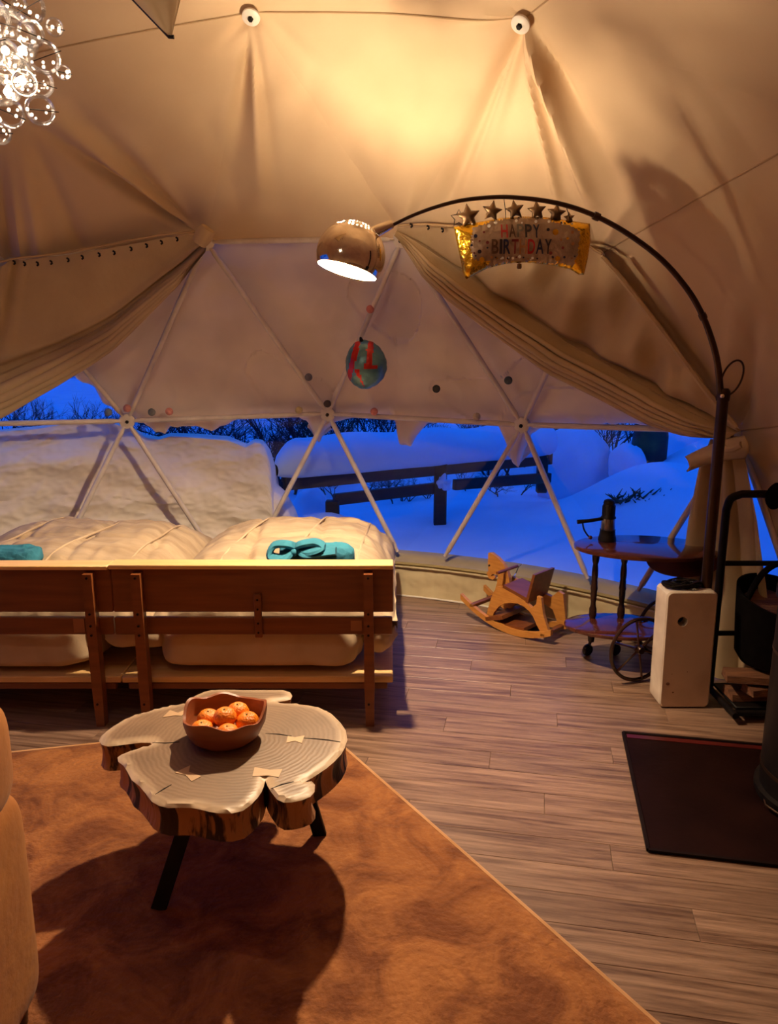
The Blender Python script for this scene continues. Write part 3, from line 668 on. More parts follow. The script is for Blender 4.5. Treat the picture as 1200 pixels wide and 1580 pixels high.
# ================================================================== LOG COFFEE TABLE
TH_ = .425; TK = .085
OUT = [(35, 285), (45, 265), (70, 242), (110, 215), (150, 190), (215, 167), (280, 150), (350, 134), (418, 121), (440, 100), (470, 82), (510, 68), (560, 61), (630, 61), (700, 65), (780, 64), (850, 64), (878, 72), (888, 88), (880, 104), (845, 112), (803, 116), (850, 121), (900, 124), (960, 130), (1010, 142), (1060, 166), (1100, 205), (1124, 240), (1131, 280), (1120, 315), (1103, 345), (1075, 375), (1040, 405), (1000, 432), (975, 448), (935, 470), (972, 462), (988, 478), (986, 508), (968, 530), (930, 546), (885, 555), (850, 556), (820, 542), (795, 510), (778, 482), (768, 458), (762, 485), (752, 510), (735, 535), (705, 566), (670, 592), (620, 604), (565, 604), (520, 596), (480, 586), (440, 579), (400, 578), (340, 580), (300, 570), (268, 552), (240, 515), (215, 485), (180, 458), (160, 420), (145, 396), (120, 376), (117, 358), (135, 345), (180, 328), (230, 314), (272, 304), (262, 294), (220, 293), (170, 299), (120, 306), (75, 310), (48, 303)]
tb = thing('coffee_table', 'low coffee table made of a cracked slice of log on black metal legs', 'table', (-.48, 2.05, 0))
op = [at_h(140+x*.35, 1040+y*.35, TH_) for x, y in OUT]
op = [V((p.x, p.y)) for p in op]
op = resample(op, .012); vs, fs, ds, nb = cdt_fill(op, .014)
cc = V((sum(p.x for p in op)/len(op), sum(p.y for p in op)/len(op)))
m = MB(); n = len(vs); rimw = .007
topv = [V((q.x, q.y, TH_-.007*max(0, 1-d/rimw)**2)) for q, d in zip(vs, ds)]
m.add(topv, fs, 0); m.add([V((q.x, q.y, TH_-TK)) for q in vs], [tuple(reversed(f)) for f in fs], 1)
NB = len(op)
bnd = [min(range(n), key=lambda i: (vs[i]-p).length_squared) for p in op]
rows = []; RW = 9
for k in range(RW+1):
    t = k/RW; row = []
    for i, b in enumerate(bnd):
        q = vs[b]; nx = (vs[bnd[(i+1) % NB]]-vs[bnd[i-1]]); nn = V((nx.y, -nx.x)).normalized() if nx.length > 1e-6 else V((0, 0))
        if nn.dot(q-cc) < 0 and False: nn = -nn
        rid = mn.noise(V((i*.55, t*1.2, 0)))*.006+abs(mn.noise(V((i*.21, 0, 5))))*.004
        k2 = sin(pi*t)*(.008+rid); row.append(V((q.x-nn.x*k2*SG, q.y-nn.y*k2*SG, TH_-.007-(TK-.007)*t)) if (SG := -1) else None)
    rows.append(row)
allv = [p for r_ in rows for p in r_]
m.add(allv, [(k*NB+i, k*NB+(i+1) % NB, (k+1)*NB+(i+1) % NB, (k+1)*NB+i) for k in range(RW) for i in range(NB)], 1)
def wood_slice():
    mt = bpy.data.materials.new('sawn log face'); mt.use_nodes = True; nt = mt.node_tree; N = nt.nodes; L = nt.links; b = N['Principled BSDF']; b.inputs['Roughness'].default_value = .45
    tc = N.new('ShaderNodeTexCoord')
    def ringtex(cx, cy, sc):
        mp = N.new('ShaderNodeMapping'); mp.inputs['Location'].default_value = (-cx, -cy, 0); L.new(tc.outputs['Object'], mp.inputs[0])
        wv = N.new('ShaderNodeTexWave'); wv.wave_type = 'RINGS'; wv.rings_direction = 'Z'; wv.inputs['Scale'].default_value = sc; wv.inputs['Distortion'].default_value = 4.5; wv.inputs['Detail'].default_value = 3; wv.inputs['Detail Scale'].default_value = 1.2
        L.new(mp.outputs[0], wv.inputs[0]); return wv.outputs[0]
    r1_ = ringtex(-.42, 2.05, 22); no = N.new('ShaderNodeTexNoise'); no.inputs['Scale'].default_value = 9; L.new(tc.outputs['Object'], no.inputs[0])
    rp = N.new('ShaderNodeValToRGB'); rp.color_ramp.elements[0].color = (.27, .165, .095, 1); rp.color_ramp.elements[1].color = (.32, .20, .12, 1); L.new(r1_, rp.inputs[0])
    at = N.new('ShaderNodeAttribute'); at.attribute_name = 'rim'
    rr = N.new('ShaderNodeValToRGB'); rr.color_ramp.elements[0].position = .15; rr.color_ramp.elements[0].color = (.58, .40, .25, 1); rr.color_ramp.elements[1].position = .75; rr.color_ramp.elements[1].color = (0, 0, 0, 1)
    rr.color_ramp.elements[0].color = (1, 1, 1, 1); L.new(at.outputs['Fac'], rr.inputs[0])
    mx = N.new('ShaderNodeMix'); mx.data_type = 'RGBA'; L.new(rr.outputs[0], mx.inputs['Factor']); L.new(rp.outputs[0], mx.inputs['A']); mx.inputs['B'].default_value = (.68, .49, .32, 1)
    m2 = N.new('ShaderNodeMix'); m2.data_type = 'RGBA'; m2.blend_type = 'MULTIPLY'; m2.inputs['Factor'].default_value = .5; L.new(mx.outputs['Result'], m2.inputs['A']); L.new(no.outputs[0], m2.inputs['B']); L.new(m2.outputs['Result'], b.inputs['Base Color'])
    bp = N.new('ShaderNodeBump'); bp.inputs['Strength'].default_value = .15; bp.inputs['Distance'].default_value = .002; L.new(r1_, bp.inputs['Height']); L.new(bp.outputs[0], b.inputs['Normal'])
    return mt
BARK = mat('stripped log side', (.42, .20, .085), .6, c2=(.03, .012, .008), nscale=4, stretch=(7, 7, .9), contrast=(.43, .50), detail=6, bump=.6, bscale=9)
slab = m.build('slab', [wood_slice(), BARK], tb, angle=35)
at_ = slab.data.attributes.new('rim', 'FLOAT', 'POINT')
P2 = op
def dist2(x, y):
    return min((V((x, y))-p).length for p in P2)
for i, vtx in enumerate(slab.data.vertices): at_.data[i].value = min(1, dist2(vtx.co.x, vtx.co.y)/.045)
def leg(u, v, tx, ty, hidden=None):
    f_ = at_h(u, v, .0) if hidden is None else V(hidden)
    MB().beam((f_.x, f_.y, .018), (tx, ty, TH_-TK+.002), .042, .016, up=(0, 1, 0) if True else None, b=.002).build('leg', BLACK, tb)
    MB().box((tx, ty, TH_-TK-.003), (.09, .09, .006), b=.001).build('leg_plate', BLACK, tb)
fl_ = at_h(245, 1418); leg(245, 1412, fl_.x+.10, fl_.y+.13); fr_ = at_h(494, 1297); leg(494, 1297, fr_.x-.07, fr_.y+.02-.06)
leg(0, 0, -.48, 2.22, hidden=(-.50, 2.36, 0))
INLAY = mat('pale maple inlay', (.60, .40, .24), .45, c2=(.5, .32, .18), nscale=6)
for pts in ([(370, 436), (438, 404), (432, 432), (488, 452), (444, 474), (418, 446)], [(722, 412), (790, 424), (845, 420), (828, 456), (780, 448), (712, 452)], [(868, 274), (900, 280), (942, 272), (930, 306), (900, 296), (862, 304)], [(350, 160), (384, 172), (425, 155), (400, 186), (372, 184), (316, 192)]):
    q = [at_h(140+x*.35, 1040+y*.35, TH_+.0004) for x, y in pts]; MB().prism(q, (0, 0, .0012)).build('inlay', INLAY, tb, smooth=False)
CRK = mat('black crack', (.01, .005, .004), .9, c2=(.02, .01, .008))
for pts in ([(795, 505), (840, 488), (895, 474)], [(930, 282), (990, 286), (1050, 292), (1100, 300)], [(285, 530), (320, 508), (355, 488)], [(272, 302), (330, 305), (390, 300)], [(770, 262), (830, 266), (885, 274)]):
    q = [at_h(140+x*.35, 1040+y*.35, TH_+.0002) for x, y in pts]; MB().tube(q, [.0008]+[.0022]*(len(q)-2)+[.0012], 5).build('crack', CRK, tb)
# bowl and mandarins
bc = at_h(346, 1150, TH_); bc = V((bc.x-.004, bc.y+.035, TH_+.002)); BR = .118
bowl = thing('bowl', 'red brown wooden bowl with a wavy rim on the log table', 'bowl', bc)
prof = [(.001, 0), (.075, 0), (.10, .02), (.114, .05), (.120, .078), (.119, .088), (.111, .086), (.105, .05), (.09, .026), (.06, .012), (.001, .010)]
def wv(a, i, r, h):
    k = (.009*sin(3*a+.6)+.004*sin(7*a+1)+.005*sin(5*a)) if h > .045 else 0
    return r*(1+.03*sin(5*a+.3)*(h > .03)), h+k*((h-.045)/.035 if h > .045 else 0)*.9
m = MB(); m.lathe(prof, bc, n=72, wave=wv); m.build('bowl_body', BOWLW, bowl)
STEM = mat('dry stalk', (.25, .22, .05), .8, c2=(.18, .14, .03))
for dx, dy, z, lab in ((-.050, .018, .062, 'mandarin on the left at the back of the bowl'), (.030, .045, .070, 'mandarin at the back of the bowl, highest of them'), (.066, .000, .062, 'mandarin on the right side of the bowl'), (.003, -.006, .080, 'mandarin in the middle of the bowl on top of the others'), (-.055, -.042, .058, 'mandarin at the front left of the bowl'), (.020, -.056, .054, 'mandarin at the front of the bowl, lowest by the rim')):
    c = bc+V((dx, dy, z)); c.z -= .010; t = thing('mandarin', lab, 'fruit', c, 'mandarins in the wooden bowl')
    m = MB(); m.lathe([(.001, -.026), (.016, -.026), (.027, -.018), (.0335, -.004), (.033, .007), (.027, .018), (.017, .0255), (.008, .027), (.003, .0255), (.001, .025)], c, (random.uniform(-.2, .2), random.uniform(-.35, 0), 1), 24, wave=lambda a, i, r, h: (r*(1+.012*sin(10*a)), h)); pe_ = m.build('peel', ORANGE, t)
    m = MB(); m.lathe([(.001, .024), (.003, .025), (.0025, .029), (.001, .0295)], c, (0, -.15, 1), 8); m.build('stalk', STEM, pe_)

# ================================================================== ARC LAMP
lamp = thing('arc_floor_lamp', 'arching floor lamp with chrome globe shade and marble block base', 'lamp', (1.28, 3.15, 0))
def marble():
    x0, x1, y0, y1, z0, z1 = 1.17, 1.385, 3.09, 3.225, .004, .53; hc_ = V((1.243, 0, .398)); n = 64; rc = .022; R_ = .021
    rect = []
    for k in range(n):
        a = 2*pi*k/n; cx_, cz_ = (x0+x1)/2, (z0+z1)/2; hx, hz = (x1-x0)/2, (z1-z0)/2; dx, dz_ = cos(a), sin(a)
        e = 1/max(abs(dx)/hx, abs(dz_)/hz); px_, pz_ = dx*e, dz_*e
        if k % 16 == 8: pass
        ix, iz = hx-rc, hz-rc
        if abs(px_) > ix and abs(pz_) > iz:
            v_ = V((abs(px_)-ix, abs(pz_)-iz)); v_ = v_.normalized()*rc; px_ = math.copysign(ix+v_.x, px_); pz_ = math.copysign(iz+v_.y, pz_)
        rect.append((cx_+px_, cz_+pz_))
    # sample corners too
    cs = []
    for sx, sz in ((1, 1), (-1, 1), (-1, -1), (1, -1)):
        for q in range(5):
            a = {(1, 1): 0, (-1, 1): 90, (-1, -1): 180, (1, -1): 270}[sx, sz]+q*22.5; a = radians(a); cs.append(((x0+x1)/2+sx*((x1-x0)/2-rc)+rc*cos(a), (z0+z1)/2+sz*((z1-z0)/2-rc)+rc*sin(a)))
    rect = [(p.x, p.y) for p in resample([V(c) for c in cs], .03)]; n = len(rect)
    ci = []
    for x, z in rect:
        a = atan2(z-hc_.z, x-hc_.x); ci.append((hc_.x+R_*cos(a), hc_.z+R_*sin(a)))
    m = MB(); b = .006; fr = [V((x, y0, z)) for x, z in rect]; ce = V(((x0+x1)/2, 0, (z0+z1)/2))
    def ins(p, y, k): d = V((ce.x-p[0], 0, ce.z-p[1])); return V((p[0]+math.copysign(min(k, abs(d.x)), d.x), y, p[1]+math.copysign(min(k, abs(d.z)), d.z)))
    L0 = [V((x, y0, z)) for x, z in ci]; L1 = [ins(p, y0, b) for p in rect]; L2 = [ins(p, y0+b, 0) for p in rect]; L3 = [ins(p, y1-b, 0) for p in rect]; L4 = [ins(p, y1, b) for p in rect]; L5 = [V((x, y1, z)) for x, z in ci]
    loops = [L0, L1, L2, L3, L4, L5]; allp = [p for l in loops for p in l]
    fs = [(k*n+i, k*n+(i+1) % n, ((k+1) % 6)*n+(i+1) % n, ((k+1) % 6)*n+i) for k in range(6) for i in range(n)]
    m.add(allp, fs); m.m = [0 if (f_//n) in (0, 4) else 1 for f_ in range(len(fs))]
    m.v = [V((p.x+.03*(p.z-.26)*-.25, p.y, p.z)) for p in m.v]
    m.build('marble_base', [MARBLE, STONEEDGE], lamp, angle=12)
    m = MB(); 
    CHIPM = mat('stone stain', (.20, .09, .05), .8, c2=(.10, .04, .025))
    for x, z, r in ((1.20, .115, .010), (1.215, .16, .005), (1.28, .17, .005), (1.29, .15, .004), (1.345, .20, .003), (1.225, .075, .006), (1.31, .44, .004), (1.20, .25, .004)): MB().sphere((x-.0075*(z-.26), y0+.0005, z), r, 8, 6, (1, .12, .8)).build('stain', CHIPM, lamp)
    MB().lathe([(.001, 0), (.0225, 0), (.0225, .004), (.001, .004)], (hc_.x-.001, y0+.05, hc_.z), (0, 1, 0), 20).build('hole_blackout', BLACK, lamp)  # added black disc inside the hole, keeps it dark
marble()
m = MB(); m.tube([(1.358, 3.16, .5), (1.359, 3.165, .8), (1.360, 3.17, 1.33)], .023, 20).build('pole', BRONZE, lamp)
m = MB(); m.lathe([(.026, -.02), (.028, 0), (.026, .02), (.018, .03), (.001, .031)], (1.36, 3.17, 1.34), n=18).build('collar', BRONZE, lamp)
arcp = [(1112, 620), (1108, 570), (1100, 532), (1084, 488), (1060, 446), (1020, 400), (970, 362), (920, 334), (870, 316), (820, 307), (770, 304), (720, 308), (680, 317), (640, 331), (604, 348)]
ap = smooth_pts([at_y(u, v, 3.17-.15*(i/14)) for i, (u, v) in enumerate(arcp)], 5); k = len(ap)
m = MB(); m.tube(ap, [.0145-.0085*(i/(k-1))**.8 for i in range(k)], 12).build('arc_arm', BRONZE, lamp)
for f_ in (.22, .50): q = ap[int(k*f_)]; q2 = ap[int(k*f_)+1]; MB().lathe([(.015, -.012), (.016, 0), (.015, .012)], q, q2-q, 12).build('arm_joint', BRONZE, lamp)
lc = at_y(541, 395, 3.02); axd = V((.26, .14, .95)).normalized()   # axis up through the crown
SR = .129
def shade(r, holes, name, mt_):
    z = axd; x = (V((1, 0, 0))-z*z.x).normalized(); y = z.cross(x); n = 72; rows_ = 46; vs = []; fs = []; pol = radians(116)
    for i in range(rows_+1):
        th = .04+(pol-.04)*i/rows_
        for j in range(n): a = 2*pi*j/n; vs.append(lc+(x*cos(a)*sin(th)+y*sin(a)*sin(th)+z*cos(th))*r)
    for i in range(rows_):
        thd = math.degrees(.04+(pol-.04)*(i+.5)/rows_)
        for j in range(n):
            if holes and ((12 < thd < 17.5 and (j//4) % 2 == 0) or (20 < thd < 27.5 and j % 4 != 0) or (30 < thd < 37 and j % 2 != 0) or (40 < thd < 46 and j % 2 == 0)): continue
            a, b = i*n+j, i*n+(j+1) % n; fs.append((a, b, b+n, a+n))
    m = MB(); m.add(vs, fs); return m.build(name, mt_, lamp)
shade(SR, True, 'shade', CHROME); shade(SR-.003, True, 'shade_lining', SHADEIN)
m = MB(); x = (V((1, 0, 0))-axd*axd.x).normalized(); y = axd.cross(x); th = radians(116)
m.tube([lc+(x*cos(a)*sin(th)+y*sin(a)*sin(th)+axd*cos(th))*(SR-.0015) for a in [2*pi*i/60 for i in range(60)]], .0025, 6, closed=True).build('shade_rim', CHROME, lamp)
nk0 = at_y(606, 345, 3.02); nk1 = at_y(573, 360, 3.02)
m = MB(); m.lathe([(.001, 0), (.012, 0), (.016, .004), (.022, (nk1-nk0).length*.8), (.020, (nk1-nk0).length+.012), (.001, (nk1-nk0).length+.012)], nk0, nk1-nk0, 20).build('neck', CHROME, lamp)
m = MB(); m.lathe([(.001, -.03), (.018, -.03), (.018, .0), (.001, .0)], lc+axd*(SR-.012), axd, 16).build('socket', SHADEIN, lamp)
for c_ in [o for o in lamp.children if o.name.startswith('shade')]: pass
m = MB(); m.lathe([(.001, -.028), (.014, -.024), (.025, -.010), (.030, .006), (.027, .024), (.018, .045), (.014, .075), (.001, .078)], lc, axd, 24).build('bulb', emit('warm bulb', WARM, ARC_BULB), lamp)
# cable loop on the pole top and cable heap on the base
lp = [at_y(1129+17*cos(a)*cos(.45)-27*sin(a)*sin(.45)*-1*-1, 583+17*cos(a)*sin(.45)*-1*-1+27*sin(a)*cos(.45)*1, 3.15) for a in [2*pi*i/40 for i in range(40)]]
lp = [at_y(1129+15*cos(a)-10*sin(a), 583+27*sin(a)+2*cos(a), 3.15) for a in [2*pi*i/40 for i in range(40)]]
MB().tube(lp, .004, 8, closed=True).build('cable_loop', BRONZE, lamp)
MB().sphere(at_y(1114, 611, 3.13), .009, 12, 8).build('loop_clip', CHROME, lamp)
cb = thing('power_cable', 'black power cable coiled in a heap on top of the marble lamp base', 'cable', (1.26, 3.15, .53)); pts = []
for i in range(140):
    a = i*.31; r = .035+.016*sin(i*.13); pts.append(V((1.245+(r*1.7)*cos(a)+.01*sin(i*.07), 3.15+r*sin(a)*.9, .541+.012*abs(sin(i*.05))+.006*sin(i*.9))))
MB().tube(pts, .005, 6).build('cord', BLACK, cb); MB().box((1.31, 3.14, .548), (.04, .028, .024), Matrix.Rotation(.4, 3, 'Z'), .004).build('plug', BLACK, cb)

# ================================================================== BALLOONS
bal = thing('birthday_balloon', 'gold edged foil banner balloon printed HAPPY BIRTHDAY with stars on top', 'balloon', at_y(803, 380, 3.16))
YB = 3.16
def arcxy(u, v): p = at_y(u, v, YB); return V((p.x, p.z))
bpoly = [(700, 350), (735, 343), (770, 337), (805, 334), (840, 335), (875, 340), (910, 345), (911, 372), (907, 398), (901, 424), (893, 424), (880, 416), (850, 409), (812, 405), (780, 407), (752, 414), (735, 422), (719, 431), (714, 420), (709, 395), (704, 372)]
bp2 = resample([arcxy(*q) for q in bpoly], .008); vs, fs, ds, nb = cdt_fill(bp2, .009)
def puff(d): return .040*(1-exp(-d/.035))
def inpoly(c, pl):
    o = False; j = len(pl)-1
    for i in range(len(pl)):
        if (pl[i].y > c.y) != (pl[j].y > c.y) and c.x < (pl[j].x-pl[i].x)*(c.y-pl[i].y)/(pl[j].y-pl[i].y)+pl[i].x: o = not o
        j = i
    return o
GP = [[arcxy(*q) for q in pl] for pl in ([(690, 340), (728, 336), (770, 334), (752, 345), (728, 352), (724, 385), (730, 402), (756, 404), (735, 430), (700, 440)], [(855, 330), (925, 335), (925, 440), (880, 440), (858, 405), (882, 412), (888, 395), (892, 358), (880, 350), (850, 343)])]
m = MB(); n = len(vs); gl_ = arcxy(728, 380).x; gr_ = arcxy(893, 380).x
def yof(x, z, d): return puff(d)+.003*mn.noise(V((x*40, z*40, 0)))*min(1, d/.02)+(.004*sin(x*260)*max(0, 1-d/.03))*(d > .001)
fr = [V((q.x, YB-yof(q.x, q.y, d), q.y)) for q, d in zip(vs, ds)]; bk = [V((q.x, YB+yof(q.x, q.y, d), q.y)) for q, d in zip(vs, ds)]
m.add(fr, fs, 0); nf = len(fs); 
for i, f in enumerate(fs):
    c = sum((vs[j] for j in f), V((0, 0)))/len(f); dd = sum(ds[j] for j in f)/len(f); m.m[i] = 0 if dd < .005 or any(inpoly(c, pl) for pl in GP) else 1
m.add(bk, [tuple(reversed(f)) for f in fs], 0); m.build('balloon_body', [GOLD, FOIL], bal, angle=180)
def surf(u, v, off=.002):
    q = arcxy(u, v); d = min((q-p).length for p in bp2); return V((q.x, YB-yof(q.x, q.y, d)-off, q.y))
LC = {'red': (.45, .02, .02), 'olive': (.07, .055, .02), 'grey': (.16, .13, .09), 'dark': (.025, .015, .02), 'brown': (.09, .035, .015), 'navy': (.012, .016, .05), 'orange': (.42, .17, .06), 'maroon': (.20, .02, .02)}
LM = {k: mat(k+' print', c, .35, c2=tuple(x*.8 for x in c), nscale=30) for k, c in LC.items()}
def glyph(ch, u0, u1, v0, v1, cname):
    cu = bpy.data.curves.new('letter', 'FONT'); cu.body = ch; cu.resolution_u = 4; cu.offset = .018
    ob = bpy.data.objects.new('tmp', cu); col.objects.link(ob); dg = bpy.context.evaluated_depsgraph_get(); me = bpy.data.meshes.new_from_object(ob.evaluated_get(dg)); bpy.data.objects.remove(ob)
    bm = bmesh.new(); bm.from_mesh(me); bmesh.ops.triangulate(bm, faces=bm.faces[:]); bmesh.ops.subdivide_edges(bm, edges=[e for e in bm.edges if e.calc_length() > .2], cuts=2)
    xs = [q.co.x for q in bm.verts]; ys = [q.co.y for q in bm.verts]; a, b, c, d = min(xs), max(xs), min(ys), max(ys)
    for q in bm.verts: q.co = surf(u0+(u1-u0)*(q.co.x-a)/(b-a), v1+(v0-v1)*(q.co.y-c)/(d-c), .0035)
    bm.to_mesh(me); bm.free(); me.materials.clear(); me.materials.append(LM[cname]); me.name = 'letter'; put('letter', me, bal)
for i, (ch, cname) in enumerate(zip('HAPPY', ('red', 'brown', 'grey', 'dark', 'navy'))): u = 771+12.2*i; glyph(ch, u, u+10.2, 347+abs(i-2)*.4, 368+abs(i-2)*.4, cname)
x_ = 756.5
for ch, cname, ww in zip('BIRTHDAY', ('brown', 'dark', 'navy', 'maroon', 'orange', 'red', 'navy', 'dark'), (10.5, 4.2, 11, 10.5, 11, 11, 11.5, 10.5)): glyph(ch, x_, x_+ww, 371, 393, cname); x_ += ww+1.6
rnd = random.Random(3); m = MB(); dm = []
for u, v, r, c in [(732, 366, 2.8, 4), (738, 390, 3.0, 5), (750, 376, 2.4, 0), (745, 360, 1.6, 0), (726, 380, 1.8, 4), (730, 392, 1.6, 0), (843, 356, 2.4, 5), (847, 392, 2.6, 0), (854, 360, 4.5, 1), (865, 384, 2, 0), (862, 372, 1.8, 3), (868, 398, 1.8, 4), (757, 398, 2, 3), (742, 402, 4, 1), (858, 400, 4, 1), (880, 360, 2.5, 3), (872, 370, 2, 1), (880, 378, 2.4, 3), (790, 399, 2, 2), (800, 397, 2.2, 2), (774, 399, 2, 2), (820, 399, 2, 2), (753, 350, 2.6, 2), (764, 345, 2.4, 2), (795, 342, 2.2, 2), (825, 343, 2.2, 2), (845, 343, 2, 2), (750, 384, 1.5, 4), (727, 372, 1.5, 3), (738, 374, 1.5, 0)]+[(rnd.uniform(725, 885), rnd.choice((rnd.uniform(343, 347), rnd.uniform(396, 402))), 1.3, rnd.randrange(6)) for _ in range(30)]:
    c0 = surf(u, v, .003); rr = r/FPX*3.05; m.lathe([(.0005, 0), (rr, 0), (rr, .001), (.0005, .001)], c0, (0, -1, 0), 10, mi=c)
m.build('printed_dots', [LM['maroon'], GOLD, WPLASTIC, LM['orange'], LM['navy'], LM['dark']], bal)
def star(u, v, r, rot, par):
    c = at_y(u, v, YB); R_ = r/FPX*3.08; pts = []
    for k in range(10): a = rot+pi/2+k*pi/5; rr = R_ if k % 2 == 0 else R_*.5; pts.append(V((c.x+rr*cos(a), c.z+rr*sin(a))))
    pts = resample(pts, .008); v2, f2, d2, _ = cdt_fill(pts, .008); m = MB()
    m.add([V((q.x, YB-.015*(1-exp(-d/.01)), q.y)) for q, d in zip(v2, d2)], f2); m.add([V((q.x, YB+.015*(1-exp(-d/.01)), q.y)) for q, d in zip(v2, d2)], [tuple(reversed(f)) for f in f2]); m.build('star', STARF, par, angle=180)
for u, v, r, ro in ((722, 334, 19, .15), (759, 326, 16, -.15), (794, 324, 15, .2), (828, 325, 15, .1), (858, 329, 15, -.1), (878, 336, 9, .1)): star(u, v, r, ro, bal)
m = MB(); c = at_y(708, 336, YB); m.tube([V((c.x+.032*sg_*cos(a), YB+.01, c.z+.032*sg_*sin(a))) for a, sg_ in [(pi/2+k*pi/5, 1 if k % 2 == 0 else .5) for k in range(10)]], .0022, 6, closed=True).build('wire_star', BLACK, bal)
m = MB(); c = at_y(801, 407, YB); m.lathe([(.001, .004), (.009, .0), (.010, -.014), (.006, -.02), (.001, -.02)], c, n=12).build('filling_tab', STARF, bal)
MB().tube([at_y(780, 336, YB), at_y(779, 320, YB-.01), at_y(777, 305, 3.07)], .0015, 5).build('hanging_string', BLACK, bal)
MB().tube([at_y(880, 340, YB), at_y(873, 318, 3.09)], .0015, 5).build('hanging_string', BLACK, bal)
# small round balloon
rb = thing('foil_balloon', 'small round teal foil balloon with red wedges hanging at the window', 'balloon', sph(565, 563, -.28)); c = sph(565, 563, -.28)
TEALF = mat('teal foil', (.13, .29, .32), .25, .35, c2=(.07, .17, .20), nscale=14, bump=.5, bscale=30); REDF = mat('red foil', (.62, .03, .02), .22, .4, c2=(.4, .02, .015), nscale=14, bump=.5, bscale=30)
m = MB(); nu, nv = 64, 40; k_ = 4.05/FPX
def bf(s, t):
    a = 2*pi*s; ph = pi*t; x = sin(ph)*cos(a); y = sin(ph)*sin(a); z = cos(ph); r = 1+.06*x*z*-2+.02*abs(sin(8*atan2(z, x)))*(1-abs(y))+.02*mn.noise(V((x*3, y*3, z*3)))
    return c+V((x*33*k_*r+.0+z*.012, y*22*k_, z*38*k_*r*(1-.10*x)))
m.grid(bf, nu, nv)
for i, f in enumerate(m.f):
    q = sum((m.v[j] for j in f), V((0, 0, 0)))/len(f)-c; X, Z = q.x/(33*k_), q.z/(38*k_)
    d1 = abs(X+.25-.35*Z)  # diagonal stripe
    zig = abs(((Z*1.6+1) % 1)-.5)
    m.m[i] = 1 if ((Z > -.05 and abs(X-.10-.15*Z) < .12+.10*zig) or (abs(X+.68-.3*Z) < .13) or (-.2 < Z < .02 and -.15 < X < .55-.0 and abs(Z+.09) < .10*(1-(X-.2)**2)) or (Z < -.2 and abs(X+.45+.5*(Z+.2)) < .17*(Z+.95))) else 0
m.build('balloon_body', [TEALF, REDF], rb)
p = c+V((-.025, -.02, 38*k_)); MB().lathe([(.001, -.01), (.012, 0), (.006, .018), (.001, .022)], p, (-.3, 0, 1), 10).build('tail', BLACK, rb)
MB().tube([p, sph(590, 470, -.02)], .001, 4).build('thread', WPLASTIC, rb)
# felt balls strung on the window
for u, v, cn, cc_, lab in ((571, 477, 'pink', (.75, .25, .18), 'pink felt ball on the window strut above the teal balloon'), (476, 582, 'grey', (.22, .20, .20), 'grey felt ball on the window left of the teal balloon'), (673, 600, 'charcoal', (.05, .045, .035), 'charcoal felt ball alone on the snowy pane right of the teal balloon'), (784, 587, 'slate', (.10, .12, .11), 'slate felt ball on the strut below the pleated curtain'), (505, 623, 'brown', (.08, .05, .04), 'dark brown felt ball just above the middle window hub'),
                           (461, 633, 'cream', (.65, .48, .22), 'yellowish felt ball left of the middle window hub'), (577, 635, 'rose', (.72, .27, .22), 'rose felt ball right of the middle window hub'), (735, 643, 'ivory', (.66, .52, .34), 'ivory felt ball on the bar below the slate one'), (234, 636, 'ash', (.17, .17, .17), 'ash grey felt ball between two pink ones on the bar'), (261, 635, 'coral', (.80, .32, .25), 'coral felt ball on the bar farthest from the left window hub'), (196, 630, 'blush', (.70, .28, .22), 'blush felt ball right above the left window hub'), (167, 636, 'blue grey', (.16, .20, .28), 'blue grey felt ball on the bar near the left curtain')):
    p = sph(u, v, -.085); m = MB(); m.sphere(p, .0225, 20, 14); m.v = [q+(q-p)*.06*mn.noise(q*90) for q in m.v]
    m.build('felt_ball', felt(cn, cc_), label=lab, cat='ball', group='felt balls on the window')

# ================================================================== CHANDELIER
ch = thing('bubble_chandelier', 'pendant lamp of clear glass bubbles and sparkling lights', 'lamp', (-1.02, 1.92, 2.2))
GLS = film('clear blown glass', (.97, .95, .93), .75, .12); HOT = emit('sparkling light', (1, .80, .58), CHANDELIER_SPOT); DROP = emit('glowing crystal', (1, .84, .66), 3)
cy_ = 1.80
bubs = [(15, 60, 40), (44, 10, 24), (84, 42, 13), (68, 88, 24), (47, 52, 20), (98, 112, 11), (60, 128, 22), (38, 128, 18), (16, 175, 21), (62, 170, 22), (0, 205, 17), (20, 110, 26), (2, 130, 30), (5, 90, 28), (-30, 70, 36), (-40, 140, 34), (-20, 30, 34), (-80, 90, 40), (-70, 160, 30), (-100, 40, 34), (-45, 190, 24), (-120, 120, 34), (-50, -10, 30), (20, 10, 22)]
rnd = random.Random(5)
for u, v, r in bubs:
    y = cy_+rnd.uniform(-.10, .10)+(0 if u < 40 else rnd.uniform(-.02, .02)); c = at_y(u, v, y); R_ = r/FPX*y*.93
    m = MB(); m.sphere(c, R_, 26, 16).build('glass_bubble', GLS, ch)
    m = MB(); k_ = rnd.uniform(0, 6)
    for j in range(5 if r > 15 else 3):
        a = k_+j*1.1; e = rnd.uniform(-.9, .2); m.sphere(c+V((cos(a)*.75, -.35, e*.75))*R_, .0022+rnd.random()*.002, 6, 4)
    b_ = m.build('crystal_beads', DROP, ch); b_['kind'] = 'stuff'
    d = V((rnd.uniform(.4, 1), rnd.uniform(-.2, .2), rnd.uniform(-.6, .2))).normalized(); MB().tube([c-d*R_*.9, c+d*R_*1.25], .001, 4).build('wire', BLACK, ch)
hub_ = at_y(-30, 90, cy_)
for u, v in ((8, 78), (34, 78), (12, 142), (34, 124), (-30, 100), (-60, 60), (-55, 130)):
    c = at_y(u, v, cy_); MB().sphere(c, .008, 12, 8).build('light_point', HOT, ch)
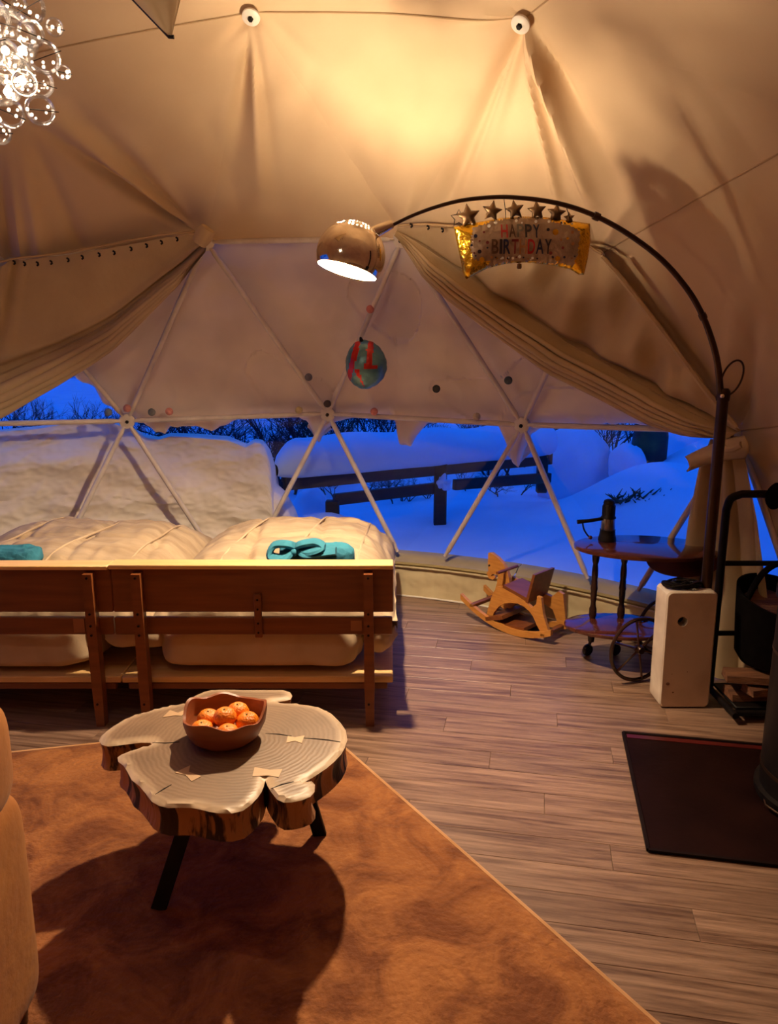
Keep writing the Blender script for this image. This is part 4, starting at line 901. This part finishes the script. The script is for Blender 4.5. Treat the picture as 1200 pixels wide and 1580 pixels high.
MB().tube([hub_, V((hub_.x, hub_.y, 3.3))], .006, 8).build('suspension_rod', CHROME, ch)
MB().lathe([(.001, 0), (.07, 0), (.07, .03), (.001, .035)], (hub_.x, hub_.y, 3.3), n=24).build('canopy', CHROME, ch)

# ================================================================== ROCKING HORSE
horse = thing('rocking_horse', 'wooden toy rocking horse with curved runners by the low wall', 'toy', (.72, 4.0, 0))
Fd = V((-.72, .69, 0)).normalized(); Sd = V((Fd.y, -Fd.x, 0)); O_ = V((.826, 3.80, 0))   # rear tip of the near runner; Sd points to the far side
def hz_(x, y): return 680+x*.2, 820+y*.2
def side_board(pts, wo, th, name, mt_=TOY):
    q = [on_plane(*hz_(x, y), O_+Sd*wo, Sd) for x, y in pts]; return MB().prism(q, Sd*th).build(name, mt_, horse, smooth=False)
def runner(wo, name='runner'):
    top_, bot = [], []; n = 24; L_ = .60
    for i in range(n+1):
        s = -.02+L_*i/n; x = (s-.22); z = .92*x*x if x > 0 else 1.0*x*x; z = min(z, .135) ; top_.append((s, z+.034-.006*abs(x))); bot.append((s, z))
    pts = [O_+Sd*wo+Fd*s+V((0, 0, z+.001)) for s, z in bot+top_[::-1]]; MB().prism(pts, Sd*.022).build(name, TOY, horse, smooth=False)
runner(0); runner(.218)
side_board([(480, 425), (540, 470), (600, 505), (650, 540), (700, 590), (735, 560), (742, 500), (772, 512), (788, 640), (815, 730), (832, 780), (806, 812), (770, 782), (735, 715), (712, 660), (680, 615), (640, 580), (590, 556), (540, 550), (490, 556), (445, 580), (410, 625), (398, 655), (352, 640), (366, 585), (385, 520), (405, 470), (430, 430)], .03, .02, 'side_board')
q_ = [O_+Sd*.19+Fd*s+V((0, 0, z)) for s, z in ((.42, .09), (.36, .26), (.27, .23), (.10, .20), (.06, .24), (.03, .23), (.0, .04), (.04, .03), (.09, .13), (.18, .16), (.28, .15), (.34, .09), (.37, .06))]
MB().prism(q_, Sd*.02).build('side_board', TOY, horse, smooth=False)
side_board([(365, 165), (388, 165), (440, 205), (480, 250), (510, 305), (525, 360), (530, 410), (525, 470), (470, 520), (420, 500), (420, 440), (432, 400), (440, 335), (410, 328), (395, 330), (385, 345), (408, 342), (418, 358), (400, 372), (372, 364), (360, 340), (352, 320), (366, 305), (362, 250)], .10, .024, 'head_board')
e_ = on_plane(*hz_(374, 262), O_+Sd*.10, Sd); MB().sphere(e_, .006, 10, 8).build('eye', BLACK, horse)
h_ = on_plane(*hz_(520, 298), O_+Sd*.11, Sd); MB().tube([h_-Sd*.09+Fd*.01, h_+Sd*.10+Fd*.01], .009, 10).build('handle', PINED, horse)
def slab_between(p1, p2, th, wo, wd, name, mt_=TOY):
    a, b = (on_plane(*hz_(*p), O_+Sd*wo, Sd) for p in (p1, p2)); d = (b-a).normalized(); nn = Sd.cross(d)
    if nn.z < 0: nn = -nn
    MB().prism([a, b, b-nn*th, a-nn*th], Sd*wd).build(name, mt_, horse, smooth=False)
slab_between((482, 412), (660, 512), .018, .03, .18, 'seat', PINED)
a_ = on_plane(*hz_(650, 548), O_+Sd*.03, Sd); b_ = on_plane(*hz_(708, 332), O_+Sd*.03, Sd); d_ = (b_-a_)
MB().prism([a_, b_, b_-Fd*.016, a_-Fd*.016], Sd*.19).build('backrest', PINED, horse, smooth=False)
slab_between((340, 662), (470, 650), .022, -.0, .24, 'footrest', PINED); slab_between((400, 705), (640, 745), .02, .015, .21, 'cross_brace', PINED)
MB().beam(O_+Fd*.03+V((0, 0, .05)), O_+Fd*.03+Sd*.24+V((0, 0, .05)), .03, .02).build('cross_brace', PINED, horse)
MB().beam(O_+Fd*.50+V((0, 0, .10)), O_+Fd*.50+Sd*.24+V((0, 0, .10)), .03, .02).build('cross_brace', PINED, horse)

# ================================================================== TEA TROLLEY
tr = thing('tea_trolley', 'dark oval wooden tea trolley with turned legs and a spoked wheel', 'trolley', (1.2, 3.55, 0))
TC = V((1.225, 3.56)); ZT = .605
def oval(c, a, b, z, th, name, rot=-.12, mt_=MAHOG, lip=0):
    m = MB(); n = 72; pts = []
    for k in range(n): t_ = 2*pi*k/n; x = a*cos(t_); y = b*sin(t_); pts.append(V((c.x+x*cos(rot)-y*sin(rot), c.y+x*sin(rot)+y*cos(rot), z)))
    cc_ = V((c.x, c.y, z)); ins = [cc_+(p-cc_)*.975 for p in pts]
    allp = [p+V((0, 0, -.004)) for p in pts]+ins+[p-V((0, 0, th)) for p in pts]
    m.add(allp, [tuple(range(n, 2*n))]+[(i, (i+1) % n, n+(i+1) % n, n+i) for i in range(n)]+[(i, i+2*n, (i+1) % n+2*n, (i+1) % n) for i in range(n)]+[tuple(range(3*n-1, 2*n-1, -1))]); return m.build(name, mt_, tr)
oval(TC, .335, .215, ZT, .018, 'table_top'); oval(TC+V((-.09, .02)), .27, .17, .20, .016, 'lower_shelf')
def turned(x, y, z0, z1):
    pr = []; n = 44
    for i in range(n+1):
        t_ = i/n; r = .012+.004*abs(sin(t_*pi*5))+.003*(1 if int(t_*11) % 3 == 0 else 0); pr.append((r, z0+(z1-z0)*t_))
    MB().lathe(pr, (x, y, 0), n=14).build('turned_leg', EBON, tr)
lg = [(at_h(918, 1003, .05)), None]; l1 = at_h(908, 1012, .0); turned(l1.x+.01, l1.y+.01, .075, ZT-.018)
l2 = V((1.165, 3.72)); turned(1.165, 3.68, .075, ZT-.018); turned(1.36, 3.46, .12, ZT-.018); turned(1.50, 3.56, .12, ZT-.018)
for x, y in ((l1.x+.01, l1.y+.01), (1.165, 3.68)):
    MB().tube([(x, y, .08), (x-.012, y-.005, .05), (x-.015, y-.005, .035)], .008, 8).build('caster_fork', EBON, tr)
    MB().lathe([(.001, -.011), (.026, -.011), (.031, -.005), (.031, .005), (.026, .011), (.001, .011)], (x-.016, y-.005, .031), (.5, -.85, 0), 20).build('caster', EBON, tr)
# drop leaf at the near side
m = MB(); lp_ = []
for k in range(25): t_ = pi*k/24; lp_.append(V((1.36+.17*cos(t_), 3.43+.17*cos(t_)*-.12, ZT-.016-.10*sin(t_)**.8)))
m.prism(lp_, (.006, .014, 0)).build('drop_leaf', MAHOG, tr, smooth=False)
wc = V((1.16, 3.36, .162)); wa = V((.30, -.95, 0)).normalized(); wx = V((wa.y, -wa.x, 0)); 
def wheel(wc):
    wr = .158; P_ = lambda a, r: wc+(wx*cos(a)+V((0, 0, 1))*sin(a))*r
    MB().tube([P_(2*pi*i/48, wr-.008) for i in range(48)], .009, 8, closed=True).build('wheel_rim', EBON, tr)
    for k in range(6): a = k*pi/3+.35; MB().tube([P_(a, .015), P_(a, wr*.5), P_(a, wr-.01)], [.006, .0045, .006], 8).build('spoke', MAHOG, tr)
    MB().lathe([(.001, -.022), (.016, -.022), (.022, -.008), (.022, .008), (.016, .022), (.001, .022)], wc, wa, 16).build('wheel_hub', BRONZE, tr)
wheel(wc); wheel(wc+V((.16, .36, 0)).normalized()*.0+V((.22, .30, 0)))
MB().tube([wc, wc+V((.22, .30, 0))], .008, 8).build('axle', EBON, tr)
# coffee maker on the trolley
kc = at_h(937, 835, ZT); kc = V((kc.x, kc.y+.01, ZT+.001))
km = thing('coffee_maker', 'black upright coffee maker with a side crank arm on the trolley', 'coffee maker', kc)
MB().lathe([(.001, 0), (.043, 0), (.043, .012), (.038, .03), (.036, .052), (.038, .056), (.001, .056)], kc, n=28).build('maker_base', BLACK, km)
STEEL = mat('brushed steel', (.35, .33, .38), .2, .9, c2=(.2, .18, .2), nscale=18)
MB().lathe([(.001, .056), (.033, .056), (.034, .06), (.033, .112), (.001, .112)], kc, n=28).build('steel_cup', STEEL, km)
MB().lathe([(.001, .112), (.036, .112), (.036, .118), (.031, .125), (.030, .175), (.026, .182), (.028, .188), (.024, .200), (.012, .206), (.001, .206)], kc, n=28).build('lid', BLACK, km)
for k in range(8): a = k*pi/4; MB().box(kc+V((.029*cos(a), .029*sin(a), .152)), (.006, .006, .045), Matrix.Rotation(a, 3, 'Z'), .001).build('rib', BLACK, km)
MB().tube([kc+V((-.030, -.01, .112)), kc+V((-.10, -.02, .103)), kc+V((-.155, -.02, .098))], [.009, .009, .011], 10).build('crank_arm', BLACK, km)
MB().tube(smooth_pts([kc+V((-.13, -.02, .098)), kc+V((-.12, -.02, .06)), kc+V((-.10, -.02, .03)), kc+V((-.085, -.02, .022))]), .004, 8).build('crank_hook', BLACK, km)
MB().sphere(kc+V((-.087, -.02, .02)), .010, 10, 8).build('knob', MAHOG, km)

# ================================================================== RACK, LOGS, BASKET, STOVE
rk = thing('firewood_rack', 'black tubular steel firewood rack beside the marble lamp base', 'rack', (1.6, 3.4, 0))
def rloop(y, x0=1.435, x1=1.90, z=.925):
    pts = [V((x0, y, .03)), V((x0, y, z-.07)), V((x0+.015, y, z-.02)), V((x0+.06, y, z)), V((x1-.06, y, z)), V((x1-.015, y, z-.02)), V((x1, y, z-.07)), V((x1, y, .03))]
    MB().tube([pts[0]]+smooth_pts(pts[1:4], 4)+smooth_pts(pts[4:7], 4)+[pts[-1]], .017, 12).build('tube_hoop', BLACK, rk)
    MB().tube([(x0, y, .62), (x1, y, .62)], .012, 10).build('cross_bar', BLACK, rk); MB().tube([(x0, y, .30), (x1, y, .30)], .012, 10).build('cross_bar', BLACK, rk)
rloop(3.21)
MB().tube([(1.435, 3.21, .04), (1.435, 2.94, .04)], .014, 10).build('foot_tube', BLACK, rk); MB().tube([(1.90, 3.21, .04), (1.90, 2.94, .04)], .014, 10).build('foot_tube', BLACK, rk)
MB().tube([(1.435, 2.97, .04), (1.90, 2.97, .04)], .014, 10).build('foot_tube', BLACK, rk)
MB().box((1.667, 3.09, .06), (.44, .24, .012)).build('rack_tray', BLACK, rk)
LOG = mat('split firewood', (.24, .095, .038), .8, c2=(.12, .045, .02), nscale=4, stretch=(2, 14, 14), bump=.5, bscale=20)  # shade around the rack is put into this darker wood colour
def log(x, y, z, l, w_, h_, rz, lab):
    R_ = Matrix.Rotation(rz, 3, 'Z'); m = MB(); pts = [R_ @ V((-l/2, a, b)) for a, b in ((-w_/2, 0), (w_/2, 0), (w_*.35, h_), (-w_*.45, h_*.7))]
    m.prism([p+V((x, y, z)) for p in pts], R_ @ V((l, 0, 0))); m.build('firewood_log', LOG, smooth=False, label=lab, cat='log', group='split firewood by the stove')
log(1.545, 3.04, .155, .24, .09, .04, -.15, 'pale flat split log topmost on the firewood rack')
log(1.60, 3.07, .068, .30, .10, .04, .03, 'split log lying lowest on the rack tray near the lamp base'); log(1.64, 3.04, .109, .28, .08, .04, .25, 'short crooked split log in the middle of the rack stack')
bk_ = thing('log_basket', 'black log basket with a carrying handle and brown lining', 'basket', (1.62, 3.0, .2))
c = V((1.655, 3.12, .205)); BB = mat('black woven felt', (.003, .002, .002), .95, c2=(.005, .004, .004), nscale=30, spec=.05)
m = MB(); m.lathe([(.001, 0), (.13, 0), (.155, .04), (.165, .2), (.170, .30), (.160, .30), (.150, .2), (.12, .03), (.001, .02)], c, n=36, wave=lambda a, i, r, h: (r, h+(.05*cos(a-1.9) if h > .25 else 0))); m.build('basket_body', BB, bk_)
m = MB(); m.lathe([(.001, .20), (.10, .215), (.158, .235)], c, n=30, wave=lambda a, i, r, h: (r, h+.04*cos(a-1.9)*(r > .1)+.01*sin(5*a))); m.build('basket_lining', LOG, bk_)
MB().tube(smooth_pts([c+V((-.15, -.02, .28)), c+V((-.10, -.03, .40)), c+V((-.03, -.04, .455)), c+V((.08, -.03, .44)), c+V((.16, -.02, .28))]), .013, 10).build('basket_handle', BB, bk_)
st = thing('wood_stove', 'black cylindrical wood stove standing on the dark hearth plate', 'stove', (1.50, 2.38, .01))
c = V((1.515, 2.38, .016)); m = MB(); m.lathe([(.001, 0), (.235, 0), (.24, .012), (.24, .03), (.225, .035), (.225, .70), (.235, .71), (.235, .74), (.001, .745)], c, n=60).build('stove_body', BLACK, st)
MB().lathe([(.2255, 0), (.2275, 0), (.2275, .012), (.2255, .012)], c+V((0, 0, .10)), n=60).build('trim_band', BRONZE, st); MB().lathe([(.2255, 0), (.2275, 0), (.2275, .012), (.2255, .012)], c+V((0, 0, .52)), n=60).build('trim_band', BRONZE, st)
MB().lathe([(.07, .745), (.07, 2.2)], c, n=24).build('flue_pipe', BLACK, st)
MB().tube([c+V((-.236, -.02, .015)), c+V((-.245, -.05, .012)), c+V((-.225, -.105, .012)), c+V((-.20, -.13, .012))], .004, 6).build('base_trim', BRONZE, st)
# hearth plate
hp = thing('hearth_plate', 'dark glossy hearth plate set on the plank floor under the stove', 'hearth', (1.3, 2.5, 0))
hu = V((cos(FA), sin(FA), 0)); hv = V((-sin(FA), cos(FA), 0)); h0 = at_h(1000, 1311, .008); h1 = at_h(963, 1130, .008); ln = (h1-h0).length; hw = 1.0
MB().prism([h0, h0+hu*hw, h0+hu*hw+hv*ln, h0+hv*ln], (0, 0, -.007)).build('plate', HEARTH, hp, smooth=False)
RIM = mat('hearth edge metal', (.006, .002, .002), .6, c2=(.01, .004, .003), spec=.1); REDL = mat('dark red edge strip', (.09, .008, .006), .35, c2=(.06, .006, .005))
for a, b in ((h0, h0+hv*ln), (h0, h0+hu*hw), (h0+hv*ln, h0+hv*ln+hu*hw), (h0+hu*hw, h0+hu*hw+hv*ln)): MB().beam(a+V((0, 0, -.001)), b+V((0, 0, -.001)), .012, .010, b=.001).build('edge_frame', RIM, hp)
MB().beam(h0+hv*(ln-.03)+hu*.012+V((0, 0, .0012)), h0+hv*(ln-.03)+hu*(hw-.01)+V((0, 0, .0012)), .028, .002, b=0).build('red_strip', REDL, hp)
# black gloves hanging on the rack
m = MB(); c = at_y(1197, 765, 3.18); m.sphere(c, .04, 18, 12, (1, .5, 1.5)); m.v = [q+(q-c)*.25*mn.noise(q*18) for q in m.v]; m.build('glove_bundle', BB, label='small black bundle hung over the top bar of the firewood rack', cat='gloves')

# ================================================================== SOFA
sf = thing('sofa', 'mustard velvet sofa with a rounded arm at the edge of the rug', 'sofa', (-1.15, 1.1, 0))
def cushion(x0, x1, y0, y1, z0, z1, name, e=.35):
    m = MB(); c = V(((x0+x1)/2, (y0+y1)/2, (z0+z1)/2)); h = V(((x1-x0)/2, (y1-y0)/2, (z1-z0)/2))
    def sg(c_, p_): return (abs(c_)**p_)*(1 if c_ > 0 else -1)
    m.grid(lambda s, t: c+V((h.x*sg(cos(pi*(t-.5)), e)*sg(cos(2*pi*s), e), h.y*sg(cos(pi*(t-.5)), e)*sg(sin(2*pi*s), e), h.z*sg(sin(pi*(t-.5)), e))), 64, 32); return m.build(name, VELVET, sf)
cushion(-1.15, -.795, 1.08, 1.56, .56, .835, 'arm_pad', .45); cushion(-1.25, -.805, 1.05, 1.56, .05, .60, 'arm_body', .22)
cushion(-1.9, -.80, .45, 1.10, .06, .42, 'seat_base', .2); cushion(-1.75, -.80, .5, 1.08, .38, .52, 'seat_cushion', .3); cushion(-2.0, -1.55, .45, 1.55, .06, .85, 'backrest', .25)
for x, y in ((-.85, 1.48), (-.85, .55), (-1.85, .55)): MB().lathe([(.02, 0.022), (.025, .08)], (x, y, 0), n=12).build('foot', EBON, sf)
